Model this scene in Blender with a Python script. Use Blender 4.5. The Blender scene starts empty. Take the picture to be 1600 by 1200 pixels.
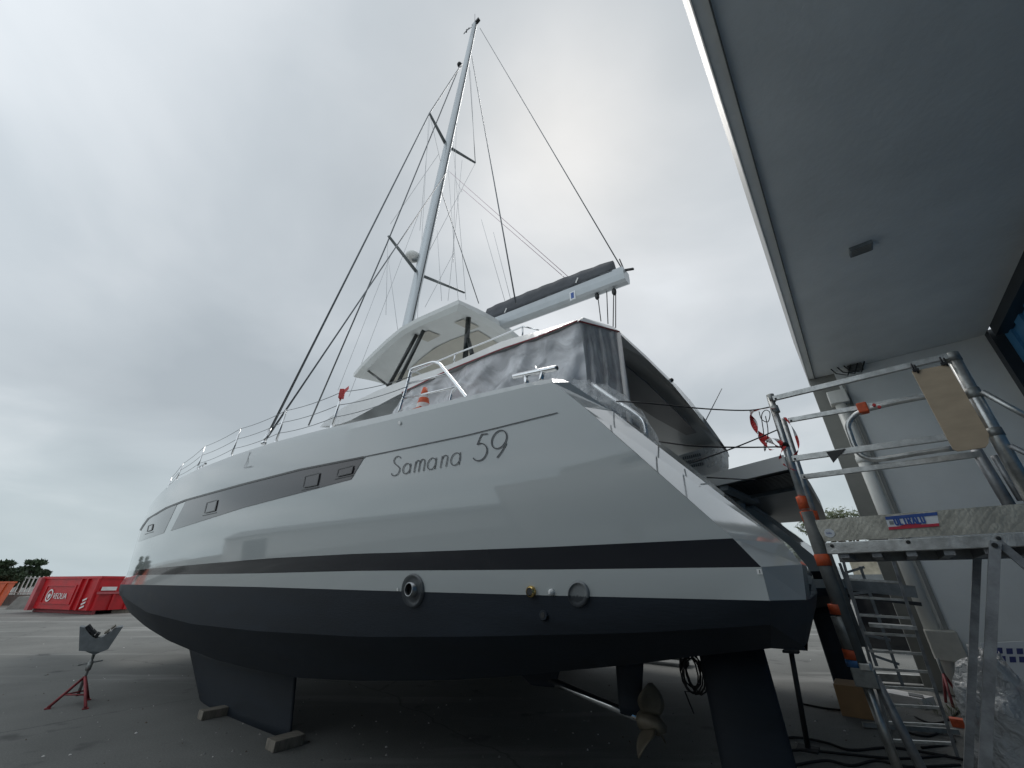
import bpy, bmesh, math, random
from mathutils import Vector, noise
random.seed(7)
R = math.radians
sc = bpy.context.scene
COL = sc.collection

# ------------------------------------------------------------------ camera
EYE = 1.65
FPX = 620.0                                  # focal length in pixels of a 1600 px wide picture
PITCH = math.atan(312 / FPX)
cam_d = bpy.data.cameras.new('camera'); cam = bpy.data.objects.new('camera', cam_d); COL.objects.link(cam)
cam_d.sensor_width = 36; cam_d.lens = 36 * FPX / 1600; cam_d.clip_start = 0.05; cam_d.clip_end = 3000
cam.location = (0, 0, EYE); cam.rotation_euler = (R(90) + PITCH, 0, 0)
sc.camera = cam
sc.view_settings.view_transform = 'Standard'; sc.view_settings.look = 'None'
sc.view_settings.gamma = 1; sc.view_settings.exposure = 0.12
sc.view_settings.use_curve_mapping = False
try: sc.cycles.max_bounces = 8; sc.cycles.transparent_max_bounces = 12
except Exception: pass

# ------------------------------------------------------------------ world: overcast sky
SUN_EL, SUN_AZ = R(58), R(12)                # azimuth clockwise from +Y
w = bpy.data.worlds.new('World'); sc.world = w; w.use_nodes = True
nt = w.node_tree; N = nt.nodes; L = nt.links; N.clear()
def nd(t, **kw):
    n = N.new(t)
    for k, v in kw.items(): setattr(n, k, v)
    return n
out = nd('ShaderNodeOutputWorld'); bg = nd('ShaderNodeBackground'); bg.inputs[1].default_value = 0.1
L.new(bg.outputs[0], out.inputs[0])
sky = nd('ShaderNodeTexSky', sky_type='NISHITA'); sky.sun_disc = False
sky.sun_elevation = SUN_EL; sky.sun_rotation = SUN_AZ; sky.air_density = 1.5; sky.dust_density = 3
tc = nd('ShaderNodeTexCoord'); sep = nd('ShaderNodeSeparateXYZ'); L.new(tc.outputs['Generated'], sep.inputs[0])
def mth(op, a, b=None, clamp=False):
    m = nd('ShaderNodeMath', operation=op); m.use_clamp = clamp
    for i, x in enumerate((a, b)):
        if x is None: continue
        if isinstance(x, (int, float)): m.inputs[i].default_value = x
        else: L.new(x, m.inputs[i])
    return m.outputs[0]
zz = mth('ADD', mth('MAXIMUM', sep.outputs[2], 0.0), 0.22)
cmb = nd('ShaderNodeCombineXYZ'); L.new(mth('DIVIDE', sep.outputs[0], zz), cmb.inputs[0]); L.new(mth('DIVIDE', sep.outputs[1], zz), cmb.inputs[1])
n1 = nd('ShaderNodeTexNoise'); n1.inputs['Scale'].default_value = 1.15; n1.inputs['Detail'].default_value = 6; n1.inputs['Roughness'].default_value = 0.47; n1.inputs['Distortion'].default_value = 0.35
L.new(cmb.outputs[0], n1.inputs['Vector'])
n2 = nd('ShaderNodeTexNoise'); n2.inputs['Scale'].default_value = 0.55; n2.inputs['Detail'].default_value = 3
mp = nd('ShaderNodeMapping'); mp.inputs['Location'].default_value = (3.1, 1.7, 0); L.new(cmb.outputs[0], mp.inputs[0]); L.new(mp.outputs[0], n2.inputs['Vector'])
nz = mth('ADD', mth('MULTIPLY', n1.outputs[0], 1.15), mth('MULTIPLY', n2.outputs[0], 0.85)); nz = mth('SUBTRACT', nz, 0.47)
# light spreads out around the veiled sun
vm = nd('ShaderNodeVectorMath', operation='DOT_PRODUCT'); L.new(tc.outputs['Generated'], vm.inputs[0])
vm.inputs[1].default_value = (math.sin(SUN_AZ) * math.cos(SUN_EL), math.cos(SUN_AZ) * math.cos(SUN_EL), math.sin(SUN_EL))
glow = mth('MULTIPLY', mth('POWER', mth('MAXIMUM', vm.outputs['Value'], 0.0), 2.0), 0.13)
val = mth('ADD', nz, glow)
rmp = nd('ShaderNodeValToRGB'); L.new(val, rmp.inputs[0])
e = rmp.color_ramp.elements
e[0].position = 0.34; e[0].color = (0.39, 0.435, 0.47, 1)
e[1].position = 0.95; e[1].color = (0.79, 0.835, 0.875, 1)
x = e.new(0.55); x.color = (0.485, 0.53, 0.565, 1)
x = e.new(0.73); x.color = (0.62, 0.655, 0.685, 1)
low = nd('ShaderNodeMapRange'); L.new(sep.outputs[2], low.inputs[0]); low.inputs[1].default_value = 0.0; low.inputs[2].default_value = 0.30; low.inputs[3].default_value = 0.7; low.inputs[4].default_value = 0.0
mh = nd('ShaderNodeMixRGB'); L.new(low.outputs[0], mh.inputs[0]); L.new(rmp.outputs[0], mh.inputs[1]); mh.inputs[2].default_value = (0.50, 0.60, 0.64, 1)
# extra brightness added to the unseen sky behind left, to light hull and wall
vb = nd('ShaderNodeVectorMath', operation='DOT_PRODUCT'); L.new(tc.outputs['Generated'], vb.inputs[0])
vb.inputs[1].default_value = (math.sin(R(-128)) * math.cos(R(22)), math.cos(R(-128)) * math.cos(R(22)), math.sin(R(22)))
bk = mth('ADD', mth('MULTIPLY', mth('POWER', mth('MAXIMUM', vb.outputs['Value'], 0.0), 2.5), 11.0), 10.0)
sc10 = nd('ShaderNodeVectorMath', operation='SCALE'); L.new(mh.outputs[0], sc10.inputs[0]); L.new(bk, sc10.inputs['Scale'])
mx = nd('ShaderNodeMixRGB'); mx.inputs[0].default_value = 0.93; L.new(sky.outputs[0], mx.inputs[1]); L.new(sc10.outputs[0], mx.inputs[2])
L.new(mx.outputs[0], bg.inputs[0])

sun_d = bpy.data.lights.new('sun', 'SUN'); sun_d.energy = 1.0; sun_d.angle = R(25); sun_d.color = (1, 0.97, 0.93)
sun = bpy.data.objects.new('sun', sun_d); COL.objects.link(sun); sun.location = (10, 20, 60)
sun.rotation_euler = (R(90) - SUN_EL, 0, math.pi - SUN_AZ)

# ------------------------------------------------------------------ measuring helpers
cP, sP = math.cos(PITCH), math.sin(PITCH)
def ray(u, v):
    x = (u - 800) / FPX; y = (600 - v) / FPX
    return Vector((x, cP - y * sP, sP + y * cP))
EYEV = Vector((0, 0, EYE))
def proj(p):
    q = Vector(p) - EYEV; dz = q.y * cP + q.z * sP
    return 800 + FPX * q.x / dz, 600 - FPX * (-q.y * sP + q.z * cP) / dz
def hit(u, v, p0, n):
    r = ray(u, v); n = Vector(n); return EYEV + r * ((Vector(p0) - EYEV).dot(n) / r.dot(n))
def gnd(u, v, z=0.0): return hit(u, v, (0, 0, z), (0, 0, 1))
def frame(azdeg):
    a = R(azdeg); return Vector((math.sin(a), math.cos(a), 0)), Vector((math.cos(a), -math.sin(a), 0))
BD, BM = frame(-51)                          # boat: forward axis, axis across (away from the quay side)
def B(s, w_, z): return BD * s + BM * w_ + Vector((0, 0, z))
def bw(u, v, w_): p = hit(u, v, BM * w_, BM); return p.dot(BD), p.z
def BW(u, v, w_): return hit(u, v, BM * w_, BM)
def lerp(a, b, t): return a + (b - a) * t
def poly(pts, x):
    if x <= pts[0][0]:
        (x0, y0), (x1, y1) = pts[0], pts[1]; return y0 + (y1 - y0) * (x - x0) / (x1 - x0)
    for (x0, y0), (x1, y1) in zip(pts, pts[1:]):
        if x <= x1: return y0 + (y1 - y0) * (x - x0) / (x1 - x0)
    (x0, y0), (x1, y1) = pts[-2], pts[-1]; return y0 + (y1 - y0) * (x - x0) / (x1 - x0)

# ------------------------------------------------------------------ materials
def mat(name, col, rough=0.5, metal=0.0, var=0.0, vscale=4.0, bump=0.0, bscale=40.0, ior=None, coat=0.0, stretch=None, alt=None, bdist=0.01, trans=0.0, spec=None):
    m = bpy.data.materials.new(name); m.use_nodes = True
    t = m.node_tree; p = t.nodes['Principled BSDF']
    p.inputs['Base Color'].default_value = (*col, 1); p.inputs['Roughness'].default_value = rough; p.inputs['Metallic'].default_value = metal
    if ior: p.inputs['IOR'].default_value = ior
    if coat: p.inputs['Coat Weight'].default_value = coat; p.inputs['Coat Roughness'].default_value = 0.03
    if trans: p.inputs['Transmission Weight'].default_value = trans
    if spec is not None: p.inputs['Specular IOR Level'].default_value = spec
    c = t.nodes.new('ShaderNodeTexCoord'); src = c.outputs['Object']
    if stretch:
        g = t.nodes.new('ShaderNodeMapping'); g.inputs['Scale'].default_value = stretch; t.links.new(src, g.inputs[0]); src = g.outputs[0]
    if var:
        n = t.nodes.new('ShaderNodeTexNoise'); n.inputs['Scale'].default_value = vscale; n.inputs['Detail'].default_value = 5; n.inputs['Roughness'].default_value = 0.6
        t.links.new(src, n.inputs['Vector'])
        r = t.nodes.new('ShaderNodeValToRGB'); t.links.new(n.outputs[0], r.inputs[0])
        a = alt or tuple(x * (1 - var) for x in col)
        b = tuple(min(1, x * (1 + var)) for x in col)
        r.color_ramp.elements[0].position = 0.32; r.color_ramp.elements[0].color = (*a, 1)
        r.color_ramp.elements[1].position = 0.68; r.color_ramp.elements[1].color = (*b, 1)
        t.links.new(r.outputs[0], p.inputs['Base Color'])
        q = t.nodes.new('ShaderNodeMapRange'); t.links.new(n.outputs[0], q.inputs[0]); q.inputs[3].default_value = rough * 0.85; q.inputs[4].default_value = min(1, rough * 1.2)
        t.links.new(q.outputs[0], p.inputs['Roughness'])
    if bump:
        n = t.nodes.new('ShaderNodeTexNoise'); n.inputs['Scale'].default_value = bscale; n.inputs['Detail'].default_value = 4
        t.links.new(src, n.inputs['Vector'])
        k = t.nodes.new('ShaderNodeBump'); k.inputs['Strength'].default_value = bump; k.inputs['Distance'].default_value = bdist
        t.links.new(n.outputs[0], k.inputs['Height']); t.links.new(k.outputs[0], p.inputs['Normal'])
    return m
M = {}
M['gelcoat'] = mat('grey gelcoat', (0.455, 0.485, 0.485), 0.05, var=0.02, vscale=0.5, ior=1.62, bump=0.06, bscale=1.3, bdist=0.012)
M['deckwhite'] = mat('white gelcoat', (0.70, 0.71, 0.70), 0.16, var=0.04, vscale=1.2)
M['under'] = mat('ceiling gelcoat', (0.74, 0.76, 0.75), 0.3, var=0.03, vscale=1.5)
M['recess'] = mat('tan liner', (0.55, 0.53, 0.47), 0.5, var=0.05)
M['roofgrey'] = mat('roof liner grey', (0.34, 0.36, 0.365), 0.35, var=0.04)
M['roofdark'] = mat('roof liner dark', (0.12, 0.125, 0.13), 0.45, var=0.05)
M['stripe'] = mat('navy stripe', (0.012, 0.015, 0.022), 0.07, ior=1.5)
M['antifoul'] = mat('antifouling paint', (0.016, 0.022, 0.031), 0.6, var=0.22, vscale=3.0, stretch=(.35, .35, 2.2), bump=0.12, bscale=60, spec=0.3)
M['window'] = mat('tinted hull glass', (0.062, 0.060, 0.066), 0.08, spec=0.30)
M['glassdark'] = mat('dark cabin glass', (0.012, 0.013, 0.015), 0.06)
M['black'] = mat('black plastic', (0.015, 0.016, 0.017), 0.4, var=0.1, vscale=20)
M['blackgloss'] = mat('black gloss tube', (0.012, 0.016, 0.016), 0.15)
M['dullsteel'] = mat('brushed stainless', (0.34, 0.35, 0.36), 0.3, 1.0, var=0.1, vscale=30)
M['steel'] = mat('polished stainless', (0.75, 0.76, 0.77), 0.12, 1.0, var=0.05, vscale=30)
M['wire'] = mat('rigging wire', (0.16, 0.17, 0.18), 0.35, 0.7, var=0.1, vscale=3)
M['rope'] = mat('black rope', (0.02, 0.02, 0.022), 0.8, var=0.2, vscale=60)
M['ropepale'] = mat('pale rope', (0.45, 0.46, 0.48), 0.7, var=0.1, vscale=30)
M['ropepink'] = mat('pink rope', (0.50, 0.36, 0.42), 0.7, var=0.1, vscale=30)
M['mast'] = mat('anodised mast', (0.50, 0.53, 0.55), 0.32, 0.55, var=0.06, vscale=2, stretch=(1, 1, 0.1))
M['sparpaint'] = mat('painted spar grey', (0.46, 0.49, 0.51), 0.3, 0.2, var=0.05, vscale=3)
M['spreader'] = mat('spreader grey', (0.20, 0.22, 0.23), 0.35, 0.4, var=0.1)
M['canvas'] = mat('sail cover canvas', (0.075, 0.08, 0.09), 0.85, var=0.2, vscale=3, bump=0.5, bscale=9, bdist=0.03)
M['alu'] = mat('scuffed aluminium', (0.50, 0.51, 0.50), 0.34, 0.85, var=0.28, vscale=14, bump=0.12, bscale=90)
M['aludull'] = mat('dull aluminium', (0.30, 0.31, 0.32), 0.5, 0.6, var=0.3, vscale=10, bump=0.15, bscale=70)
M['galv'] = mat('galvanised steel', (0.30, 0.31, 0.30), 0.5, 0.6, var=0.35, vscale=9, bump=0.1, bscale=60)
M['sleeve'] = mat('grey plastic sleeve', (0.11, 0.115, 0.11), 0.6, var=0.2, vscale=18)
M['orange'] = mat('orange plastic', (0.62, 0.10, 0.03), 0.55, var=0.25, vscale=16)
M['bluep'] = mat('blue tape', (0.05, 0.16, 0.38), 0.5, var=0.1)
M['redtape'] = mat('red tape', (0.55, 0.03, 0.03), 0.45, var=0.15, vscale=12)
M['whitetape'] = mat('white tape', (0.75, 0.72, 0.70), 0.45, var=0.08)
M['ply'] = mat('plywood', (0.42, 0.33, 0.23), 0.6, var=0.09, vscale=5.5, stretch=(1.2, 1.2, 3), bump=0.05, bscale=50)
M['red'] = mat('red container paint', (0.50, 0.012, 0.018), 0.4, var=0.18, vscale=1.2)
M['redpale'] = mat('faded red paint', (0.46, 0.10, 0.11), 0.5, var=0.2, vscale=1.5)
M['redpaint'] = mat('worn red paint', (0.22, 0.03, 0.035), 0.6, var=0.4, vscale=14)
M['whitemark'] = mat('white marking', (0.78, 0.78, 0.76), 0.5, var=0.08)
M['yellowmark'] = mat('yellow marking', (0.70, 0.42, 0.03), 0.5, var=0.15)
M['rust'] = mat('orange skip paint', (0.60, 0.10, 0.03), 0.5, var=0.2, vscale=2)
M['concrete'] = mat('concrete', (0.30, 0.29, 0.27), 0.85, var=0.2, vscale=2.5, bump=0.3, bscale=25)
M['soffit'] = mat('painted render soffit', (0.80, 0.82, 0.81), 0.8, var=0.12, vscale=0.45, bump=0.25, bscale=14, stretch=(1, 1, 1), bdist=0.02)
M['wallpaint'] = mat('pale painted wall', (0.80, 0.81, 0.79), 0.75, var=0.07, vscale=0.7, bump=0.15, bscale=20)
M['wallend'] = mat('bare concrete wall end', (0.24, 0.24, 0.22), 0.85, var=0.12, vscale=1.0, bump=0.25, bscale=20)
M['fascia'] = mat('fascia metal', (0.30, 0.30, 0.28), 0.5, var=0.08, vscale=2)
M['pipe'] = mat('pale pvc pipe', (0.76, 0.75, 0.70), 0.45, var=0.12, vscale=2, stretch=(1, 1, 0.3))
M['bluedoor'] = mat('blue door sheet', (0.07, 0.23, 0.42), 0.35, var=0.2, vscale=0.8)
M['doorframe'] = mat('dark door frame', (0.02, 0.025, 0.03), 0.4, var=0.2)
M['wood'] = mat('weathered timber', (0.20, 0.18, 0.15), 0.85, var=0.35, vscale=6, stretch=(1, 6, 1), bump=0.4, bscale=20)
M['grey'] = mat('grey painted steel', (0.22, 0.24, 0.25), 0.5, var=0.2, vscale=8)
M['rubber'] = mat('black rubber', (0.02, 0.022, 0.025), 0.75, var=0.3, vscale=14)
M['bronze'] = mat('propeller bronze', (0.15, 0.13, 0.095), 0.55, 0.35, var=0.25, vscale=9)
M['brass'] = mat('brass', (0.70, 0.50, 0.20), 0.25, 1.0, var=0.1, vscale=30)
M['bark'] = mat('bark', (0.10, 0.075, 0.055), 0.9, var=0.3, vscale=8, bump=0.6, bscale=25)
M['leaf'] = mat('pine foliage', (0.035, 0.06, 0.028), 0.7, var=0.55, vscale=1.6)
M['leaf2'] = mat('hedge foliage', (0.08, 0.10, 0.045), 0.7, var=0.5, vscale=2)
M['cardboard'] = mat('cardboard', (0.33, 0.20, 0.10), 0.85, var=0.15, vscale=4)
M['lettering'] = mat('dark lettering', (0.025, 0.03, 0.035), 0.3)
M['signwhite'] = mat('sign white', (0.72, 0.74, 0.76), 0.4, var=0.04)
M['signblue'] = mat('sign blue', (0.03, 0.09, 0.33), 0.4)
M['signred'] = mat('sign red', (0.55, 0.03, 0.06), 0.4)
M['bluegrey'] = mat('printed panel navy', (0.05, 0.06, 0.20), 0.5)
M['cream'] = mat('cream corrugated sheet', (0.55, 0.53, 0.47), 0.6, var=0.15, vscale=3)
M['stone'] = mat('limestone wall', (0.40, 0.36, 0.28), 0.9, var=0.3, vscale=3, bump=0.6, bscale=8)
M['greenweed'] = mat('weed leaves', (0.10, 0.13, 0.05), 0.7, var=0.4, vscale=20)

def plastic_mat(name, col, opac, bump=0.5, bscale=7.0, rng=0.15):
    m = bpy.data.materials.new(name); m.use_nodes = True; t = m.node_tree; p = t.nodes['Principled BSDF']
    p.inputs['Base Color'].default_value = (*col, 1); p.inputs['Roughness'].default_value = 0.22
    c = t.nodes.new('ShaderNodeTexCoord')
    n = t.nodes.new('ShaderNodeTexNoise'); n.inputs['Scale'].default_value = bscale; n.inputs['Detail'].default_value = 5; n.inputs['Distortion'].default_value = 1.2
    t.links.new(c.outputs['Object'], n.inputs['Vector'])
    k = t.nodes.new('ShaderNodeBump'); k.inputs['Strength'].default_value = bump; k.inputs['Distance'].default_value = 0.05
    t.links.new(n.outputs[0], k.inputs['Height']); t.links.new(k.outputs[0], p.inputs['Normal'])
    tr = t.nodes.new('ShaderNodeBsdfTransparent'); tl = t.nodes.new('ShaderNodeBsdfTranslucent'); tl.inputs[0].default_value = (*col, 1)
    a = t.nodes.new('ShaderNodeMixShader'); a.inputs[0].default_value = 0.15; t.links.new(p.outputs[0], a.inputs[1]); t.links.new(tl.outputs[0], a.inputs[2])
    r = t.nodes.new('ShaderNodeMapRange'); t.links.new(n.outputs[0], r.inputs[0]); r.inputs[1].default_value = 0.3; r.inputs[2].default_value = 0.7
    r.inputs[3].default_value = max(0, opac - rng); r.inputs[4].default_value = min(1, opac + rng)
    b = t.nodes.new('ShaderNodeMixShader'); t.links.new(r.outputs[0], b.inputs[0]); t.links.new(tr.outputs[0], b.inputs[1]); t.links.new(a.outputs[0], b.inputs[2])
    t.links.new(b.outputs[0], t.nodes['Material Output'].inputs[0])
    return m
M['sheet'] = plastic_mat('dusty plastic sheet', (0.90, 0.91, 0.94), 0.76, 1.0, 3.2, 0.24)
M['sheetthin'] = plastic_mat('thin plastic sheet', (0.80, 0.81, 0.84), 0.5, 0.8, 3.0)
M['clearfilm'] = plastic_mat('clear plastic film', (0.75, 0.77, 0.78), 0.28, 0.5, 6)
M['bubble'] = plastic_mat('bubble wrap', (0.50, 0.53, 0.55), 0.8, 1.0, 14)

# asphalt with stains, pale streaks and cracks
def asphalt():
    m = bpy.data.materials.new('asphalt'); m.use_nodes = True; t = m.node_tree; p = t.nodes['Principled BSDF']; p.inputs['Roughness'].default_value = 0.85
    c = t.nodes.new('ShaderNodeTexCoord')
    def tn(sc_, det, vec=None, ro=0.6):
        n = t.nodes.new('ShaderNodeTexNoise'); n.inputs['Scale'].default_value = sc_; n.inputs['Detail'].default_value = det; n.inputs['Roughness'].default_value = ro
        t.links.new(vec or c.outputs['Object'], n.inputs['Vector']); return n.outputs[0]
    def ramp(f, stops):
        r = t.nodes.new('ShaderNodeValToRGB'); t.links.new(f, r.inputs[0]); el = r.color_ramp.elements
        el[0].position, el[0].color = stops[0][0], (*stops[0][1], 1); el[1].position, el[1].color = stops[-1][0], (*stops[-1][1], 1)
        for pos, cc in stops[1:-1]: q = el.new(pos); q.color = (*cc, 1)
        return r.outputs[0]
    def mix(f, a, b, mode='MIX'):
        q = t.nodes.new('ShaderNodeMixRGB'); q.blend_type = mode
        if isinstance(f, float): q.inputs[0].default_value = f
        else: t.links.new(f, q.inputs[0])
        for i, x_ in ((1, a), (2, b)):
            if isinstance(x_, tuple): q.inputs[i].default_value = (*x_, 1)
            else: t.links.new(x_, q.inputs[i])
        return q.outputs[0]
    base = ramp(tn(0.35, 8), [(0.3, (0.10, 0.103, 0.098)), (0.55, (0.145, 0.147, 0.14)), (0.75, (0.185, 0.185, 0.175))])
    grain = ramp(tn(55, 6, ro=0.85), [(0.3, (0.45, 0.45, 0.45)), (0.7, (1.55, 1.55, 1.52))])
    col = mix(0.8, base, grain, 'MULTIPLY')
    mpp = t.nodes.new('ShaderNodeMapping'); mpp.inputs['Rotation'].default_value = (0, 0, R(10)); mpp.inputs['Scale'].default_value = (0.12, 0.9, 1); t.links.new(c.outputs['Object'], mpp.inputs[0])
    streak = ramp(tn(0.8, 5, mpp.outputs[0]), [(0.55, (0, 0, 0)), (0.68, (1, 1, 1))])
    col = mix(streak, col, (0.25, 0.25, 0.238))
    oil = ramp(tn(1.1, 3), [(0.62, (0, 0, 0)), (0.70, (0.7, 0.7, 0.7))])
    col = mix(oil, col, (0.045, 0.045, 0.045))
    vo = t.nodes.new('ShaderNodeTexVoronoi'); vo.feature = 'DISTANCE_TO_EDGE'; vo.inputs['Scale'].default_value = 0.22
    ds = t.nodes.new('ShaderNodeMixRGB'); ds.inputs[0].default_value = 0.3; t.links.new(c.outputs['Object'], ds.inputs[1])
    nn = t.nodes.new('ShaderNodeTexNoise'); nn.inputs['Scale'].default_value = 1.5; nn.inputs['Detail'].default_value = 5; t.links.new(c.outputs['Object'], nn.inputs['Vector']); t.links.new(nn.outputs['Color'], ds.inputs[2])
    t.links.new(ds.outputs[0], vo.inputs['Vector'])
    crk = ramp(vo.outputs[0], [(0.0, (.6, .6, .6)), (0.0035, (0, 0, 0))])
    col = mix(crk, col, (0.035, 0.035, 0.033))
    t.links.new(col, p.inputs['Base Color'])
    k = t.nodes.new('ShaderNodeBump'); k.inputs['Strength'].default_value = 0.5; k.inputs['Distance'].default_value = 0.01
    t.links.new(tn(70, 3), k.inputs['Height']); t.links.new(k.outputs[0], p.inputs['Normal'])
    return m
M['asphalt'] = asphalt()

# chequer plate aluminium
def checker():
    m = mat('embossed aluminium', (0.42, 0.41, 0.36), 0.38, 0.75, var=0.25, vscale=8)
    t = m.node_tree; p = t.nodes['Principled BSDF']; c = t.nodes.new('ShaderNodeTexCoord')
    vo = t.nodes.new('ShaderNodeTexVoronoi'); vo.inputs['Scale'].default_value = 58; vo.inputs['Randomness'].default_value = 0.35
    g = t.nodes.new('ShaderNodeMapping'); g.inputs['Rotation'].default_value = (0, R(40), R(30)); g.inputs['Scale'].default_value = (1, 1, 0.6); t.links.new(c.outputs['Object'], g.inputs[0]); t.links.new(g.outputs[0], vo.inputs['Vector'])
    k = t.nodes.new('ShaderNodeBump'); k.invert = True; k.inputs['Strength'].default_value = 0.45; k.inputs['Distance'].default_value = 0.0022
    t.links.new(vo.outputs[0], k.inputs['Height']); t.links.new(k.outputs[0], p.inputs['Normal'])
    return m
M['checker'] = checker()

# ------------------------------------------------------------------ mesh helpers
class MB:
    def __init__(s): s.v = []; s.f = []; s.mi = []; s.sm = []; s.mats = []
    def _m(s, m):
        if m not in s.mats: s.mats.append(m)
        return s.mats.index(m)
    def add(s, vs, fs, m, smooth=False):
        o = len(s.v); s.v += [Vector(x) for x in vs]; k = s._m(m)
        for f in fs: s.f.append([o + i for i in f]); s.mi.append(k); s.sm.append(smooth)
        return s
    def box(s, c, ax, ay, az, m):            # centre and three half-axis vectors
        c = Vector(c); vs = [c + ax * i + ay * j + az * k for i in (-1, 1) for j in (-1, 1) for k in (-1, 1)]
        return s.add(vs, [(0, 1, 3, 2), (4, 6, 7, 5), (0, 4, 5, 1), (2, 3, 7, 6), (0, 2, 6, 4), (1, 5, 7, 3)], m)
    def bar(s, a, b, wx, wz, m, up=(0, 0, 1)):   # rectangular bar between points
        a = Vector(a); b = Vector(b); d = (b - a).normalized(); u = Vector(up)
        x = d.cross(u)
        if x.length < 1e-4: x = d.cross(Vector((0, 1, 0)))
        x.normalize(); y = x.cross(d).normalized()
        return s.box((a + b) / 2, (b - a) / 2, x * wx / 2, y * wz / 2, m)
    def tube(s, pts, r, m, n=10, caps=True, sq=1.0, up=None):
        pts = [Vector(p) for p in pts]; rs = r if isinstance(r, (list, tuple)) else [r] * len(pts)
        vs = []; fs = []; px = None
        for i, p in enumerate(pts):
            d = (pts[min(i + 1, len(pts) - 1)] - pts[max(i - 1, 0)]).normalized()
            if px is None:
                a = Vector(up) if up else (Vector((0, 0, 1)) if abs(d.z) < 0.9 else Vector((1, 0, 0)))
                px = (a - d * a.dot(d)).normalized()
            else: px = (px - d * px.dot(d)).normalized()
            py = d.cross(px)
            for k in range(n):
                t = 2 * math.pi * k / n; vs.append(p + px * math.cos(t) * rs[i] + py * math.sin(t) * rs[i] * sq)
        for i in range(len(pts) - 1):
            for k in range(n): a = i * n + k; b = i * n + (k + 1) % n; fs.append((a, b, b + n, a + n))
        s.add(vs, fs, m, True)
        if caps: s.add(vs[:n], [tuple(range(n))[::-1]], m); s.add(vs[-n:], [tuple(range(n))], m)
        return s
    def prism(s, pts, off, m, m2=None):      # polygon extruded by vector
        pts = [Vector(p) for p in pts]; n = len(pts); off = Vector(off)
        s.add(pts, [tuple(range(n))], m); s.add([p + off for p in pts], [tuple(range(n))[::-1]], m2 or m)
        for i in range(n):
            j = (i + 1) % n; s.add([pts[i], pts[j], pts[j] + off, pts[i] + off], [(0, 3, 2, 1)], m)
        return s
    def grid(s, g, m, smooth=True):
        nr = len(g); nc = len(g[0]); vs = [p for r_ in g for p in r_]
        return s.add(vs, [(i * nc + j, i * nc + j + 1, (i + 1) * nc + j + 1, (i + 1) * nc + j) for i in range(nr - 1) for j in range(nc - 1)], m, smooth)
    def ball(s, c, r, m, n=10):
        c = Vector(c); r = r if isinstance(r, (tuple, list)) else (r, r, r); g = []
        for i in range(n + 1):
            a = math.pi * i / n; g.append([c + Vector((math.sin(a) * math.cos(b) * r[0], math.sin(a) * math.sin(b) * r[1], math.cos(a) * r[2])) for b in [2 * math.pi * j / (2 * n) for j in range(2 * n + 1)]])
        return s.grid(g, m)

def rootloc(p):
    l = Vector((0, 0, 0)); q = p
    while q is not None: l += q.location; q = q.parent
    return l
def build(name, mb, parent=None, loc=None, bevel=0.0, recalc=True):
    base = rootloc(parent) if parent else Vector(loc if loc is not None else (0, 0, 0))
    me = bpy.data.meshes.new(name); me.from_pydata([tuple(v - base) for v in mb.v], [], mb.f)
    for m in mb.mats: me.materials.append(M[m])
    me.polygons.foreach_set('material_index', mb.mi); me.polygons.foreach_set('use_smooth', mb.sm)
    bm = bmesh.new(); bm.from_mesh(me); bmesh.ops.remove_doubles(bm, verts=bm.verts, dist=1e-5)
    if recalc: bmesh.ops.recalc_face_normals(bm, faces=bm.faces)
    bm.to_mesh(me); bm.free()
    o = bpy.data.objects.new(name, me); COL.objects.link(o)
    if parent: o.parent = parent
    elif loc is not None: o.location = loc
    if bevel:
        b = o.modifiers.new('bevel', 'BEVEL'); b.width = bevel; b.segments = 2; b.limit_method = 'ANGLE'; b.angle_limit = R(35)
        try: b.harden_normals = False
        except Exception: pass
    return o
def tag(o, label=None, cat=None, group=None, kind=None):
    if label: o['label'] = label
    if cat: o['category'] = cat
    if group: o['group'] = group
    if kind: o['kind'] = kind
    return o
def thing(name, label, cat, loc, group=None):
    o = bpy.data.objects.new(name, None); COL.objects.link(o); o.location = loc; o.empty_display_size = 0.3
    return tag(o, label, cat, group)

# ------------------------------------------------------------------ ground
g = MB(); g.add([(-600, -600, 0), (600, -600, 0), (600, 900, 0), (-600, 900, 0)], [(0, 1, 2, 3)], 'asphalt')
tag(build('ground', g), kind='structure')

# ------------------------------------------------------------------ hangar with deep soffit
HP, _ = frame(39); HQ, _2 = frame(-51)       # along the canopy edge, across it
Zv = Vector((0, 0, 1))
def H(p, q, z): return HP * p + HQ * q + Zv * z
WP = gnd(1518, 1088).dot(HP)                 # plane of the wing wall
corner = hit(1540, 523, HP * WP, HP); ZS = corner.z; QD = corner.dot(HQ)
edge = hit(1276, 602, (0, 0, ZS), Zv); QE = hit(1264, 592, (0, 0, ZS), Zv).dot(HQ)
QE = QE * .2 + hit(1112, 107, (0, 0, ZS), Zv).dot(HQ) * .8
print('hangar', WP, ZS, QD, QE)
hang = thing('hangar', 'large pale hangar with deep overhanging soffit and blue sheet door at right', 'hangar', H(WP, QD, 0))
s_ = MB(); P0 = -16
s_.box(H((P0 + WP) / 2, (QD + QE) / 2, ZS + 0.6), HP * (WP - P0) / 2, HQ * (QE - QD) / 2, Zv * 0.6, 'soffit')
s_.box(H(WP + .26, (QD + QE) / 2, ZS + 0.602), HP * .258, HQ * (QE - QD) / 2, Zv * 0.6, 'soffit')
build('soffit', s_, hang)
s_ = MB()
s_.prism([H(P0, QE + .002, ZS - .012), H(P0, QE + .012, ZS + .012), H(P0, QE + .012, ZS + 1.3), H(P0, QE + .002, ZS + 1.3)], HP * (WP - P0 + .6), 'fascia')
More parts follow.
